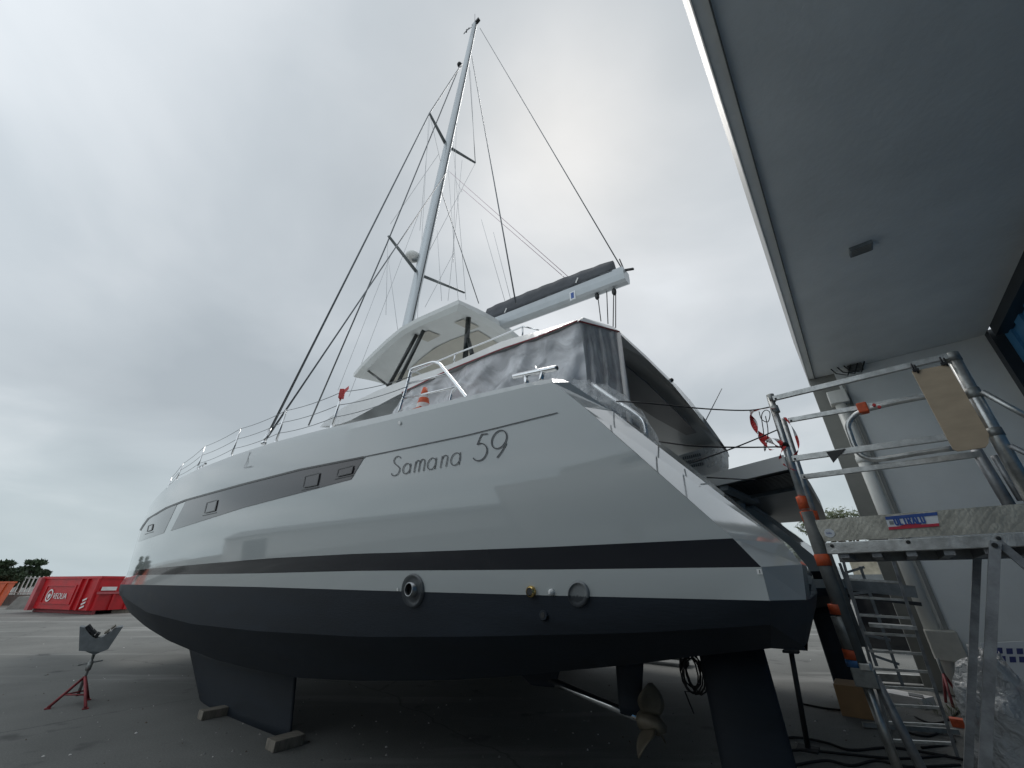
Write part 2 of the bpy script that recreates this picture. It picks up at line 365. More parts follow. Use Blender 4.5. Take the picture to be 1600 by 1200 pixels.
s_.box(H((P0 + WP) / 2 + 0.3, QE - 0.12, ZS - 0.02), HP * ((WP - P0) / 2 + 0.3), HQ * 0.006, Zv * 0.018, 'sleeve')
build('fascia', s_, hang)
# wing wall at the far end: painted face and bare end
QW = hit(1352, 700, HP * WP, HP).dot(HQ)
s_ = MB(); s_.box(H(WP + 0.2, (QD - 3 + QW) / 2, ZS / 2), HP * 0.2, HQ * (QW - QD + 3) / 2, Zv * (ZS / 2 - 0.003), 'wallpaint')
build('side_wall', s_, hang)
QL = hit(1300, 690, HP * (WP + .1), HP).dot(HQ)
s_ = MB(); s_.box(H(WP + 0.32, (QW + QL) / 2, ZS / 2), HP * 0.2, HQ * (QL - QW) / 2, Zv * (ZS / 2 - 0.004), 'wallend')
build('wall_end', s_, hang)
# blue door
s_ = MB(); n = 90; top = ZS - 0.05
for i in range(n):
    a = P0 + (WP - P0 - 0.25) * i / n; b = P0 + (WP - P0 - 0.25) * (i + 1) / n
    mid = (a + b) / 2; dq = 0.05 if i % 2 else 0.0
    s_.add([H(a, QD - 0.2 + dq, 0.05), H(b, QD - 0.2 + dq, 0.05), H(b, QD - 0.2 + dq, top), H(a, QD - 0.2 + dq, top)], [(0, 1, 2, 3)], 'bluedoor')
    s_.add([H(b, QD - 0.2, 0.05), H(b, QD - 0.15, 0.05), H(b, QD - 0.15, top), H(b, QD - 0.2, top)], [(0, 1, 2, 3)], 'bluedoor')
dr = build('hangar_door', s_, hang)
s_ = MB()
s_.box(H(WP - 0.13, QD - 0.08, ZS / 2), HP * 0.11, HQ * 0.1, Zv * (ZS / 2 - 0.01), 'doorframe')
s_.box(H((P0 + WP) / 2 - .2, QD - 0.09, ZS - 0.12), HP * ((WP - P0) / 2 - .2), HQ * 0.1, Zv * 0.11, 'doorframe')
for z in (1.5, 3.05, 4.6): s_.box(H((P0 + WP) / 2 - .2, QD - 0.12, z), HP * ((WP - P0) / 2 - .2), HQ * 0.04, Zv * 0.035, 'doorframe')
for p in (WP - 3.2, WP - 6.4, WP - 9.6): s_.box(H(p, QD - 0.11, ZS / 2), HP * 0.06, HQ * 0.05, Zv * (ZS / 2 - 0.01), 'doorframe')
build('door_frame', s_, hang)
# downpipe and trim
pb = hit(1500, 1070, HP * (WP - 0.14), HP); pt = Vector((pb.x, pb.y, hit(1345, 625, HP * (WP - 0.14), HP).z))
pq = hit(1402, 850, HP * (WP - 0.14), HP).dot(HQ)
s_ = MB(); s_.tube([H(WP - 0.14, pq, 0.02), H(WP - 0.14, pq, pt.z)], 0.105, 'pipe', 18)
for z in (0.5, 2.2, 3.9): s_.tube([H(WP - 0.14, pq, z), H(WP - 0.14, pq, z + 0.12)], 0.118, 'pipe', 18)
dp = build('downpipe', s_, hang)
s_ = MB(); s_.box(H(WP - 0.16, pq, pt.z + 0.14), HP * 0.14, HQ * 0.17, Zv * 0.15, 'pipe'); build('hopper', s_, dp, bevel=0.02)
s_ = MB(); s_.box(H(WP - 0.03, pq - 0.19, ZS / 2 - .1), HP * 0.028, HQ * 0.03, Zv * (ZS / 2 - .15), 'fascia'); build('corner_trim', s_, hang)
s_ = MB(); q0 = hit(1478, 1010, HP * (WP - 0.2), HP)
s_.box(q0 + Zv * 0.02, HP * 0.18, HQ * 0.2, Zv * 0.22, 'cream'); build('pipe_box', s_, hang, bevel=0.02)
# lamp with loose cables, and a square soffit vent
lp = hit(1337, 577, (0, 0, ZS - 0.1), Zv)
s_ = MB(); s_.box(lp + Zv * .03, HP * 0.10, HQ * 0.13, Zv * 0.06, 'sleeve')
for k in range(3):
    a0 = lp + HQ * (-0.18 + 0.12 * k) + HP * -0.14
    s_.tube([a0 + Zv * .08, a0 - Zv * 0.15 + HQ * 0.12, a0 - Zv * 0.05 + HQ * 0.3, a0 + HQ * 0.36 + Zv * .09], 0.013, 'black', 6)
build('floodlight', s_, hang)
ca = hit(1365, 572, (0, 0, ZS - 0.03), Zv); cb = hit(1530, 535, (0, 0, ZS - 0.03), Zv)
s_ = MB(); s_.tube([ca, lerp(ca, cb, .5) - Zv * .015, cb], 0.018, 'black', 6); build('conduit', s_, hang)
vc = hit(1345, 389, (0, 0, ZS - 0.03), Zv)
s_ = MB(); s_.box(vc, HP * 0.09, HQ * 0.13, Zv * 0.03, 'grey')
for k in range(5): s_.box(vc - Zv * 0.036 + HP * (-0.07 + 0.035 * k), HP * 0.006, HQ * 0.11, Zv * 0.006, 'fascia')
build('vent', s_, hang)

# ------------------------------------------------------------------ catamaran
CW = 6.3                                     # centreline of the boat across
HC = 3.07                                    # centreline of the near hull
boat = thing('catamaran', 'large grey sailing catamaran propped ashore on its keels', 'catamaran', B(8, CW, 0))
LV = [  # name, half beam at the stern, amidships, picture track from bow to stern
 ('deck',   .98, 1.05, [(228,805),(235,790),(242,780),(261.5,760),(275,750),(308,733.5),(362,712.5),(407,697.5),(431,690),(518,667.5),(620,645),(730,619),(820,599),(866,591)]),
 ('chamfer',1.03, 1.10, [(224,815),(232,799),(242,788),(262,769),(275,759),(308,743),(362,722.5),(407,708),(431,700.5),(518,677.5),(620,653.5),(730,626),(820,605),(868,597)]),
 ('knuckle',1.05, 1.13, [(219.5,828),(230,811),(260,793),(290,781),(380,756),(470,733),(567,714),(620,703),(730,680),(869,645.5),(916,635)]),
 ('stripe_top', 1.02, 1.10, [(203,892),(240,888),(341,879),(425,872),(560,865),(620,863.5),(850,855),(1146,841)]),
 ('stripe_low', 1.01, 1.08, [(198,900),(213,898.5),(400,896),(560,892),(866,890),(1190,886)]),
 ('paint',  1.0, 1.06, [(189,913),(233,914),(400,917),(560,922),(840,930),(1203,938.5)]),
 ('chine',  .94, .98, [(186,922),(196,935),(230,957),(300,975),(400,986),(560,995),(717,995),(997,989),(1205,976)]),
 ('bilge',  .55, .55, [(187,928),(200,955),(227,979),(263,1001),(298,1016),(337,1031),(400,1047),(462,1059),(560,1064),(691,1063),(800,1057),(875,1049),(962,1041),(1019,1035),(1054,1029),(1205,1013)]),
]
NT = 72
def beam(bs, bm_, s, sb):
    if s < 5: t = max(0, (5 - s) / 5); return bm_ - (bm_ - bs) * t * t
    t = min(1, (s - 5) / (sb - 5)); return bm_ * (1 - t ** 2.05)
HG = {}
for nm, bs, bm_, tr in LV:
    sb, zb = bw(*tr[0], HC); sb = min(max(sb, 17.7), 18.35)
    ss, zs = bw(*tr[-1], HC - bs)
    row = []; zprev = None
    for i in range(NT):
        t = i / (NT - 1); s = ss + (sb - ss) * (t ** 0.85 if False else t)
        wv = HC - max(0.012, beam(bs, bm_, s, sb))
        lo, hi = -0.5, 6.0
        def f(z):
            u, v = proj(B(s, wv, z)); return v - poly(tr, u)
        for _ in range(50):
            md = (lo + hi) / 2
            if f(md) > 0: lo = md
            else: hi = md
        row.append((s, wv, (lo + hi) / 2))
    HG[nm] = row
    print(nm, 's %.2f..%.2f' % (ss, sb), ' '.join('%.2f' % row[i][2] for i in range(0, NT, 6)), '%.2f' % row[-1][2])
# keep the tracks fair near the stem
for nm in HG:
    r_ = HG[nm]
    for _ in range(6):
        zz_ = [p[2] for p in r_]
        for i in range(NT - 26, NT - 1): r_[i] = (r_[i][0], r_[i][1], (zz_[i - 1] + 2 * zz_[i] + zz_[i + 1]) / 4)
ORDER = [l[0] for l in LV]
def row_at(row, s):
    t = (s - row[0][0]) / (row[-1][0] - row[0][0]) * (NT - 1); t = min(max(t, 0), NT - 1.001); i = int(t); f_ = t - i
    return lerp(row[i][1], row[i + 1][1], f_), lerp(row[i][2], row[i + 1][2], f_)
def side_w(s, z):                            # surface of the quay side of the near hull
    prev = None
    for nm in ORDER:
        wv, zv = row_at(HG[nm], s)
        if zv <= z:
            if prev is None: return wv
            t = (z - zv) / max(1e-4, prev[1] - zv); wq = lerp(wv, prev[0], t)
            if nm == 'stripe_top': wq -= 0.02 * math.sin(math.pi * t) * min(1, HC - wv)
            return wq
        prev = (wv, zv)
    return prev[0]
def onhull(u, v, lift=0.004):
    lo, hi = 1.3, HC
    for _ in range(40):
        md = (lo + hi) / 2; s, z = bw(u, v, md)
        if side_w(s, z) > md: lo = md
        else: hi = md
    md = (lo + hi) / 2; s, z = bw(u, v, md)
    return B(s, md - lift, z)
def mir(p, c): return (p[0], 2 * c - p[1], p[2])
BOT = [(s, HC, z - 0.04) for s, wv, z in HG['bilge']]
DK = [(s, HC, z - 0.03) for s, wv, z in HG['deck']]
bandm = ['gelcoat', 'gelcoat', 'gelcoat', 'stripe', 'gelcoat', 'antifoul', 'antifoul']
OUT = [(880, 593), (889, 597), (958, 643), (1226, 850), (1253, 882), (1260, 937), (1262, 974), (1256, 1010)]
def hull(flip):
    mb = MB()
    T = (lambda p: B(p[0], 2 * CW - p[1], p[2])) if flip else (lambda p: B(*p))
    for side in (0, 1):
        S = (lambda p: T(mir(p, HC))) if side else T
        for k in range(7):
            a, b = HG[ORDER[k]], HG[ORDER[k + 1]]
            if k == 2:                        # broad topside: a slight belly between knuckle and stripe
                rows = []
                for q in range(7):
                    t = q / 6; bl = 0.02 * math.sin(math.pi * t)
                    rows.append([S((lerp(x_[0], y_[0], t), lerp(x_[1], y_[1], t) - bl * min(1, (HC - x_[1])), lerp(x_[2], y_[2], t))) for x_, y_ in zip(a, b)])
                mb.grid(rows, bandm[k])
            else: mb.grid([[S(p) for p in a], [S(p) for p in b]], bandm[k])
        mb.grid([[S(p) for p in HG['bilge']], [S(p) for p in BOT]], 'antifoul')
        mb.grid([[S(p) for p in HG['deck']], [S(p) for p in DK]], 'deckwhite')
        # sloping stern band and transom
        inner = [HG[n_][0] for n_ in ORDER]; outer = []
        for k, ((u, v), p) in enumerate(zip(OUT, inner)):
            if k < 5:                         # lies in the sloping plane of the stern
                p_ = inner[3] if k < 3 else inner[4]; q_ = inner[0] if k < 3 else inner[2]
                sl = (B(q_[0], 0, q_[2]) - B(p_[0], 0, p_[2])).normalized(); nn = sl.cross(BM)
                h_ = hit(u, v, B(*p), nn); wl = min(max(h_.dot(BM), p[1] + .05), p[1] + .9)
            else: wl = outer[4][1] + .02
            if k < 3: wl = p[1] + (.10, .16, .5)[k]
            s, z = bw(u, v, wl); outer.append((s, wl, z))
        if not flip and not side: print('outer', outer)
        for k in range(7):
            m_ = 'antifoul' if k >= 5 else 'gelcoat'
            mb.add([S(inner[k]), S(inner[k + 1]), S(outer[k + 1]), S(outer[k])], [(0, 1, 2, 3)], m_)
            c1 = (outer[k][0], HC, outer[k][2]); c2 = (outer[k + 1][0], HC, outer[k + 1][2])
            mb.add([S(outer[k]), S(outer[k + 1]), S(c2), S(c1)], [(0, 1, 2, 3)], m_)
        kc = (outer[7][0], HC, outer[7][2] - 0.03)
        mb.add([S(inner[7]), S(outer[7]), S(kc), S(BOT[0])], [(0, 1, 2, 3)], 'antifoul')
        d0 = DK[0]; mb.add([S(inner[0]), S(outer[0]), S((outer[0][0], HC, outer[0][2])), S(d0)], [(0, 1, 2, 3)], 'roofgrey')
    o = build('hull', mb, boat)
    es = o.modifiers.new('edges', 'EDGE_SPLIT'); es.split_angle = R(22)
    return o
hn = hull(False); hf = hull(True)

# hull windows, opening ports, rub line
def patch(px, m, lift=0.004, sub=8, name='x', parent=None):
    # four picture corners: top-left, top-right, bottom-right, bottom-left (top and bottom may be polylines)
    topl, botl = px; rows = []
    n_ = 40
    def samp(pl, t):
        x0, x1 = pl[0][0], pl[-1][0]; x_ = x0 + (x1 - x0) * t; return x_, poly(pl, x_)
    for q in range(5):
        r_ = []
        for i in range(n_ + 1):
            a = samp(topl, i / n_); b = samp(botl, i / n_); r_.append(onhull(lerp(a[0], b[0], q / 4), lerp(a[1], b[1], q / 4), lift))
        rows.append(r_)
    mb = MB(); mb.grid(rows, m)
    return build(name, mb, parent or hn)
KN = LV[2][3]
def kn(x_, dy=2.0): return (x_, poly(KN, x_) + dy)
w1 = patch(([kn(221, 3), kn(230), kn(245), kn(260), kn(277)], [(216, 847), (235, 840), (256, 833)]), 'window', name='hull_window')
w2 = patch(([kn(291), kn(320), kn(380), kn(470), kn(530), kn(569)], [(267, 829.5), (300, 819), (380, 793.5), (470, 770), (549, 749)]), 'window', name='hull_window')
def ribbon(mb, pix, wpx, m, lift=0.007, closed=False):
    pts = [Vector((a, b)) for a, b in pix]; n_ = len(pts); L_ = []; R_ = []
    for i, p in enumerate(pts):
        if closed: d = pts[(i + 1) % n_] - pts[i - 1]
        else: d = pts[min(i + 1, n_ - 1)] - pts[max(i - 1, 0)]
        d.normalize(); q = Vector((-d.y, d.x)) * wpx / 2
        L_.append(onhull(*(p + q), lift)); R_.append(onhull(*(p - q), lift))
    if closed: L_.append(L_[0]); R_.append(R_[0])
    return mb.grid([L_, R_], m)
def smooth(pts, k=4, closed=False):
    n_ = len(pts); res = []
    rng = range(n_) if closed else range(n_ - 1)
    for i in rng:
        p0, p1, p2, p3 = [pts[(i + j) % n_] if closed else pts[min(max(i + j, 0), n_ - 1)] for j in (-1, 0, 1, 2)]
        for q in range(k):
            t = q / k; res.append(tuple(0.5 * ((2 * b) + (-a + c) * t + (2 * a - 5 * b + 4 * c - d) * t * t + (-a + 3 * b - 3 * c + d) * t ** 3) for a, b, c, d in zip(p0, p1, p2, p3)))
    if not closed: res.append(pts[-1])
    return res
for par, pl in ((w2, [(325, 786), (341, 781.5), (337, 798), (321, 802)]), (w2, [(479, 745), (501, 739.5), (497, 758), (475.5, 762)]), (w2, [(531, 734), (554, 728), (551, 739.5), (528, 745)]), (w1, [(233, 822), (240, 819), (238, 828), (231, 831)])):
    mb = MB(); mb.grid([[onhull(*pl[0], 0.012), onhull(*pl[1], 0.012)], [onhull(*pl[3], 0.012), onhull(*pl[2], 0.012)]], 'window')
    ribbon(mb, [(lerp(pl[i][0], pl[(i + 1) % 4][0], t), lerp(pl[i][1], pl[(i + 1) % 4][1], t)) for i in range(4) for t in (0, .5)], 1.5, 'black', 0.015, True)
    ribbon(mb, [(pl[3][0] - 4, pl[3][1] + 4), (pl[2][0] + 2, pl[2][1] + 3)], 1.1, 'black', 0.009)
    build('porthole', mb, par)
mb = MB(); ribbon(mb, [kn(x_, 0.8) for x_ in [219.5, 224, 232, 245] + list(range(260, 570, 15)) + [570]], 2.6, 'black', 0.010)
ribbon(mb, [kn(x_, 0.4) for x_ in [570, 600, 640, 680, 730, 790, 840, 872]], 1.5, 'lettering', 0.006)
build('rub_line', mb, hn)
# gunwale hatch outline and small round cap
mb = MB(); ribbon(mb, [(392, 706), (387, 722), (382, 731), (395, 728.5)], 0.8, 'lettering', 0.012); build('gunwale_hatch', mb, hn)
def disc(mb, u, v, rx, ry, m, lift=0.006, inner=0.0, n_=24):
    o_ = [onhull(u + rx * math.cos(2 * math.pi * k / n_), v + ry * math.sin(2 * math.pi * k / n_), lift) for k in range(n_ + 1)]
    i_ = [onhull(u + rx * inner * math.cos(2 * math.pi * k / n_), v + ry * inner * math.sin(2 * math.pi * k / n_), lift) for k in range(n_ + 1)]
    mb.grid([o_, i_], m)
mb = MB(); disc(mb, 625.5, 661, 2.0, 3.0, 'whitemark', 0.012); build('deck_filler_cap', mb, hn)
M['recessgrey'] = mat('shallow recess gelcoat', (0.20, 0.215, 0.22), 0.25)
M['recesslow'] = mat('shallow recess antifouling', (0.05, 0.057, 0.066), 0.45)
M['recessdark'] = mat('dark recess gelcoat', (0.085, 0.095, 0.10), 0.3)  # darker gelcoat tone above the paint line in the exhaust recess
# exhaust in its round recess
def ringpts(u, v, rx, ry, lift, n_=48): return [onhull(u + rx * math.cos(2 * math.pi * k / n_), v + ry * math.sin(2 * math.pi * k / n_), lift) for k in range(n_ + 1)]
def recess(mb, rings, up_m):
    for r0, r1 in zip(rings, rings[1:]):
        for k in range(len(r0) - 1):
            c_ = (r0[k] + r1[k]) / 2; u_, v_ = proj(c_)
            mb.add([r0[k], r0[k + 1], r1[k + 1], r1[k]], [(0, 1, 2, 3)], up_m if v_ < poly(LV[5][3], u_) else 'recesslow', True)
mb = MB(); recess(mb, [ringpts(646.5, 923, 17, 27, 0.003), ringpts(646.5, 923, 15.5, 25, 0.022), ringpts(647, 922.5, 13, 21, 0.006), ringpts(647, 922.5, 10, 16, 0.006), ringpts(647, 922.5, 7, 11, 0.006), ringpts(647, 922, 3, 5, 0.006)], 'recessdark')
ex = build('exhaust_recess', mb, hn)
nrm = (-BM).normalized(); c0 = onhull(646, 921, 0.0)
mb = MB(); mb.tube([c0 - nrm * 0.03, c0 + nrm * 0.045], 0.046, 'dullsteel', 20, caps=False); mb.tube([c0 + nrm * 0.045, c0 + nrm * 0.005], 0.038, 'black', 20, caps=False)
mb.tube([c0 + nrm * 0.012, c0 + nrm * 0.008], 0.044, 'black', 20)
rim = [[c0 + nrm * 0.045 + (BD * math.cos(a) + Zv * math.sin(a)) * r_ for a in [2 * math.pi * k / 20 for k in range(21)]] for r_ in (0.046, 0.038)]
mb.grid(rim, 'dullsteel'); build('exhaust_pipe', mb, ex)
mb = MB(); recess(mb, [ringpts(904.5, 928.5, 17, 20.5, 0.003), ringpts(905.5, 929.5, 15, 18.5, 0.018), ringpts(903, 927, 12.5, 15.5, 0.004), ringpts(903, 927, 10, 12.5, 0.004), ringpts(903, 927, 7.5, 9.5, 0.004), ringpts(903, 927, 5, 6.5, 0.004), ringpts(903, 927, 2.5, 3.5, 0.004), ringpts(903, 927, .3, .3, 0.004)], 'recessgrey'); build('blank_recess', mb, hn)
c0 = onhull(831, 924.5, 0.0)
mb = MB(); mb.tube([c0, c0 + nrm * 0.018, c0 + nrm * 0.024], [0.03, 0.03, 0.022], 'brass', 18, caps=False); mb.tube([c0 + nrm * 0.0255, c0 + nrm * 0.024], 0.017, 'black', 16); build('through_hull', mb, hn)
c0 = onhull(862.5, 925.5, 0.0); mb = MB(); mb.tube([c0, c0 + nrm * 0.015, c0 + nrm * 0.028], [0.019, 0.015, 0.006], 'whitemark', 14); build('through_hull', mb, hn)
c0 = onhull(850, 961, 0.0); mb = MB(); mb.tube([c0, c0 + nrm * 0.012], [0.03, 0.024], 'antifoul', 14); mb.tube([c0 + nrm * 0.012, c0 + nrm * 0.014], 0.014, 'black', 12); build('through_hull', mb, hn)
mb = MB(); disc(mb, 622.5, 921, 1.3, 2.6, 'whitemark', 0.01); build('vent_outlet', mb, hn)
mb = MB(); mb.grid([[onhull(1182, 889.5, .005), onhull(1190, 889, .005)], [onhull(1184, 897.5, .005), onhull(1192.5, 897.5, .005)]], 'whitemark'); ribbon(mb, [(1187, 890.5), (1188, 896)], 1.2, 'lettering', .008); build('sticker', mb, hn)
# name in thin lettering
def zz5(pts): return [(560 + a / 5.333, 640 + b / 5.333) for a, b in pts]
def ell(cx, cy, rx, ry, sl=-0.16, n_=20, rot=-0.16): return [(cx + rx * math.cos(2 * math.pi * k / n_) + sl * ry * math.sin(2 * math.pi * k / n_), cy + ry * math.sin(2 * math.pi * k / n_) + rot * rx * math.cos(2 * math.pi * k / n_)) for k in range(n_)]
mb = MB()
small = [[(354, 408), (348, 394), (330, 390), (309, 404), (299, 428), (306, 450), (330, 470), (346, 490), (343, 515), (326, 540), (301, 552), (284, 546), (280, 530)],
 [(440, 449), (426, 530)], [(482, 433), (465, 525)], [(476, 468), (486, 438), (502, 424), (515, 432), (514, 455), (503, 520)], [(514, 455), (524, 428), (540, 414), (553, 420), (555, 440), (545, 513)],
 [(653, 400), (638, 496)], [(703, 388), (685, 486)], [(697, 420), (712, 392), (730, 382), (744, 388), (745, 408), (731, 476)], [(855, 356), (838, 460)]]
for st in small: ribbon(mb, zz5(smooth(st, 4) if len(st) > 2 else [st[0], ((st[0][0] + st[1][0]) / 2, (st[0][1] + st[1][1]) / 2), st[1]]), 1.3, 'lettering', 0.006)
for e_ in (ell(404, 492, 30, 43), ell(613, 452, 34, 48), ell(812, 413, 38, 52)): ribbon(mb, zz5(e_), 1.3, 'lettering', 0.0063, True)
build('name_lettering', mb, hn); mb = MB()
for st in ([(1082, 203), (1055, 205), (1030, 208)], [(1030, 208), (1011, 250), (993, 294)], [(993, 294), (1010, 285), (1032, 283), (1060, 299), (1075, 335), (1064, 380), (1036, 415), (1002, 427), (972, 419), (961, 402)], [(1236, 280), (1200, 345), (1158, 402)]):
    ribbon(mb, zz5(smooth(st, 4)), 1.8, 'lettering', 0.006)
ribbon(mb, zz5(ell(1176, 250, 62, 76)), 1.8, 'lettering', 0.0063, True)
build('number_lettering', mb, hn)
# moulded corner cap above the waterline at the stern
mb = MB(); a = bw(1196, 873, HC - 1.0); b = bw(1248, 872, HC - .72); c = bw(1257, 900, HC - .72); d = bw(1195, 898, HC - 1.02)

# keels, rudders, shafts
def foil(name, rp, tp, w_, th, m, parent, nseg=12):
    # root and tip as (leading, trailing) pairs of (s, z)
    mb = MB(); rows = []
    for q in range(7):
        t = q / 6; le = (lerp(rp[0][0], tp[0][0], t), lerp(rp[0][1], tp[0][1], t)); te = (lerp(rp[1][0], tp[1][0], t), lerp(rp[1][1], tp[1][1], t))
        r_ = []; k_ = th * lerp(1, .8, t)
        for i in range(nseg * 2 + 1):
            a = math.pi * 2 * i / (nseg * 2); c_ = (1 + math.cos(a)) / 2          # 1 leading .. 0 trailing
            yt = k_ * math.sin(a) * (0.35 + 0.65 * c_) * 0.62
            r_.append(B(lerp(te[0], le[0], c_), w_ + yt, lerp(te[1], le[1], c_)))
        rows.append(r_)
    mb.grid(rows, m); n_ = nseg * 2
    mb.add(rows[-1][:-1], [tuple(range(n_))], m); mb.add(rows[0][:-1], [tuple(range(n_))[::-1]], m)
    return build(name, mb, parent)
KR = (bw(296, 1003, HC), bw(465, 1046, HC)); KT = (bw(330, 1124, HC - .05), bw(432, 1156, HC - .05))
zt = 0.13
def setz(u, v, z):                            # picture column at a given height on the hull centreline
    return bw(u, v, HC)
KT = (bw(317, 1104, HC), bw(454, 1160, HC))
print('keel', KR, KT)
for c_, par in ((HC, hn), (2 * CW - HC, hf)):
    foil('keel', (KR[0], KR[1]), KT, c_, 0.30, 'antifoul', par)
RR = (bw(1088, 1000, HC), bw(1190, 1000, HC)); RT = (bw(1140, 1260, HC), bw(1262, 1260, HC)); RT = tuple((lerp(a_[0], b_[0], (a_[1] - .12) / (a_[1] - b_[1])), .12) for a_, b_ in zip(RR, RT))
print('rudder', RR, RT)
for c_, par in ((HC, hn), (2 * CW - HC, hf)):
    foil('rudder', RR, RT, c_, 0.14, 'antifoul', par)
    # fairing, strut, shaft and propeller
    ds = c_ - HC
    def X(u, v): s, z = bw(u, v, HC); return B(s, c_, z)
    foil('skeg', (bw(800, 1040, HC), bw(878, 1040, HC)), (bw(830, 1068, HC), bw(866, 1074, HC)), c_, .12, 'antifoul', par)
    foil('shaft_strut', (bw(962, 1030, HC), bw(1006, 1030, HC)), (bw(968, 1112, HC), bw(1001, 1122, HC)), c_, .09, 'antifoul', par)
    mb = MB(); mb.tube([X(848, 1058), X(1036, 1138)], 0.026, 'steel', 12); sh = build('propeller_shaft', mb, par)
    ax = (X(1036, 1138) - X(848, 1058)).normalized(); hb = X(1018, 1130)
    mb = MB(); mb.tube([hb - ax * 0.09, hb - ax * .07, hb + ax * 0.05, hb + ax * .09], [.03, .055, .05, .02], 'bronze', 16)
    u_ = (Zv - ax * ax.z).normalized(); v_ = ax.cross(u_).normalized()
    for k in range(3):
        a = 0.12 + k * 2 * math.pi / 3; rd = u_ * math.cos(a) + v_ * math.sin(a); tg = ax.cross(rd)
        g_ = []
        for i in range(9):
            t = i / 8; rr = 0.045 + 0.175 * t; wd = 0.085 * math.sin(math.pi * min(1, 0.16 + 0.84 * t)) ** .7 if t < 1 else 0.015
            pt_ = R(62 - 34 * t); dr_ = tg * math.cos(pt_) - ax * math.sin(pt_)
            g_.append([hb + rd * rr + dr_ * wd * (-1 + j / 3) for j in range(7)])
        mb.grid(g_, 'bronze')
    pr = build('propeller', mb, sh); pr.modifiers.new('thickness', 'SOLIDIFY').thickness = 0.008

# ------------------------------------------------------------------ superstructure
def Bs(pts, z=None): return [B(*p) for p in pts]
# bridge deck and coachroof body
zd = 3.0
mb = MB()
pl = [(1.4, HC + .9), (1.4, 2 * CW - HC - .9), (13.6, 2 * CW - HC - .6), (14.6, CW), (13.6, HC + .6)]
mb.prism([B(s, w_, 2.35) for s, w_ in pl], Zv * 0.62, 'deckwhite'); build('bridge_deck', mb, boat)
# cabin sides: dark glazing band set under the roof edge
WR = 3.1
roofz = 4.05
mb = MB(); cab = [(3.9, HC + .72), (8.0, HC + .75), (10.6, HC + 1.5), (11.6, CW)]
ring = cab + [(s, 2 * CW - w_) for s, w_ in cab[-2::-1]]
lowz, hiz = 3.0, 4.02
g_ = [[B(s, w_, lowz) for s, w_ in ring], [B(s - 0.25, w_ + (0.06 if w_ < CW else -0.06), 3.45) for s, w_ in ring]]
mb.grid(g_, 'deckwhite', False); build('cabin_side', mb, boat)
mb = MB(); mb.grid([g_[1], [B(s - 0.9, w_ + (0.2 if w_ < CW else -0.2), hiz) for s, w_ in ring]], 'glassdark', False); build('cabin_windows', mb, boat)
# the roof: near edge follows the picture, far edge mirrored, crowned across
top_tr = [(500, 664), (540, 634), (590, 610), (630, 594), (699, 571), (787, 532), (840, 518), (912, 496)]
bot_tr = [(497, 668), (540, 661), (560, 650), (621, 617.5), (699, 580), (784, 546), (840, 527.5), (903, 502)]
NS = 26
E_t = []; E_b = []
for i in range(NS):
    t = i / (NS - 1); ut = lerp(506, 912, t); ub = lerp(500, 903, t)
    wv = WR + 0.9 * max(0, (0.30 - t) / 0.30) ** 2
    a = bw(ut, poly(top_tr, ut), wv + 0.12); b = bw(ub, poly(bot_tr, ub), wv)
    E_t.append((a[0], wv + 0.12, a[1])); E_b.append((b[0], wv, b[1]))
print('roof', E_b[0], E_b[8], E_b[-1], E_t[0], E_t[-1])
# aft end: chamfered corner, then across
ca_b = bw(966, 519, WR + .52); ca_t = bw(960, 511, WR + .6)
AB = [(E_b[-1]), (ca_b[0], WR + .52, ca_b[1])]; AT = [E_t[-1], (ca_t[0], WR + .6, ca_t[1])]
for u, v, wv in ((1010, 556, 4.6), (1049, 595, 5.7), (1084, 638, 7.1)):
    a = bw(u, v, wv); AT.append((a[0], wv, a[1])); AB.append((a[0] - .01, wv, a[1] - 0.07))
fe = bw(1114, 680, 9.0); AT.append((fe[0], 9.0, fe[1])); AB.append((fe[0] - .01, 9.0, fe[1] - .07))
print('aft', AT)
FB = [(s, 2 * CW - w_, z) for s, w_, z in E_b]; FT = [(s, 2 * CW - w_, z) for s, w_, z in E_t]
mb = MB()
mb.grid([[B(*p) for p in E_t], [B(*p) for p in E_b]], 'deckwhite')
mb.grid([[B(*p) for p in AT], [B(*p) for p in AB]], 'deckwhite', False)
mb.grid([[B(*p) for p in FT], [B(*p) for p in FB]], 'deckwhite')
mb.grid([[B(*AT[-1]), B(*FT[-1])], [B(*AB[-1]), B(*FB[-1])]], 'deckwhite', False)
# top skin and underside, lofted from near edge to far edge
def across(E_, F_, A_, crown, m, k_=8):
    g_ = []
    for i in range(NS):
        a, b = E_[i], F_[i]; g_.append([B(lerp(a[0], b[0], j / k_), lerp(a[1], b[1], j / k_), lerp(a[2], b[2], j / k_) + crown * math.sin(math.pi * j / k_)) for j in range(k_ + 1)])
    mb.grid(g_, m)
    last = g_[-1]; aft = [B(*p) for p in A_[1:]] + [B(*F_[-1])]
    vs = last + aft; nl = len(last)
    # stitch strip
    na = len(aft)
    for j in range(nl - 1):
        k = min(na - 1, int(round(j * (na - 1) / (nl - 1)))); k2 = min(na - 1, int(round((j + 1) * (na - 1) / (nl - 1))))
        if k == k2: mb.add([last[j], last[j + 1], aft[k]], [(0, 1, 2)], m)
        else: mb.add([last[j], last[j + 1], aft[k2], aft[k]], [(0, 1, 2, 3)], m)
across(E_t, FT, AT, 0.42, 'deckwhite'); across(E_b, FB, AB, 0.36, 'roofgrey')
rf = build('cockpit_roof', mb, boat, recalc=False)
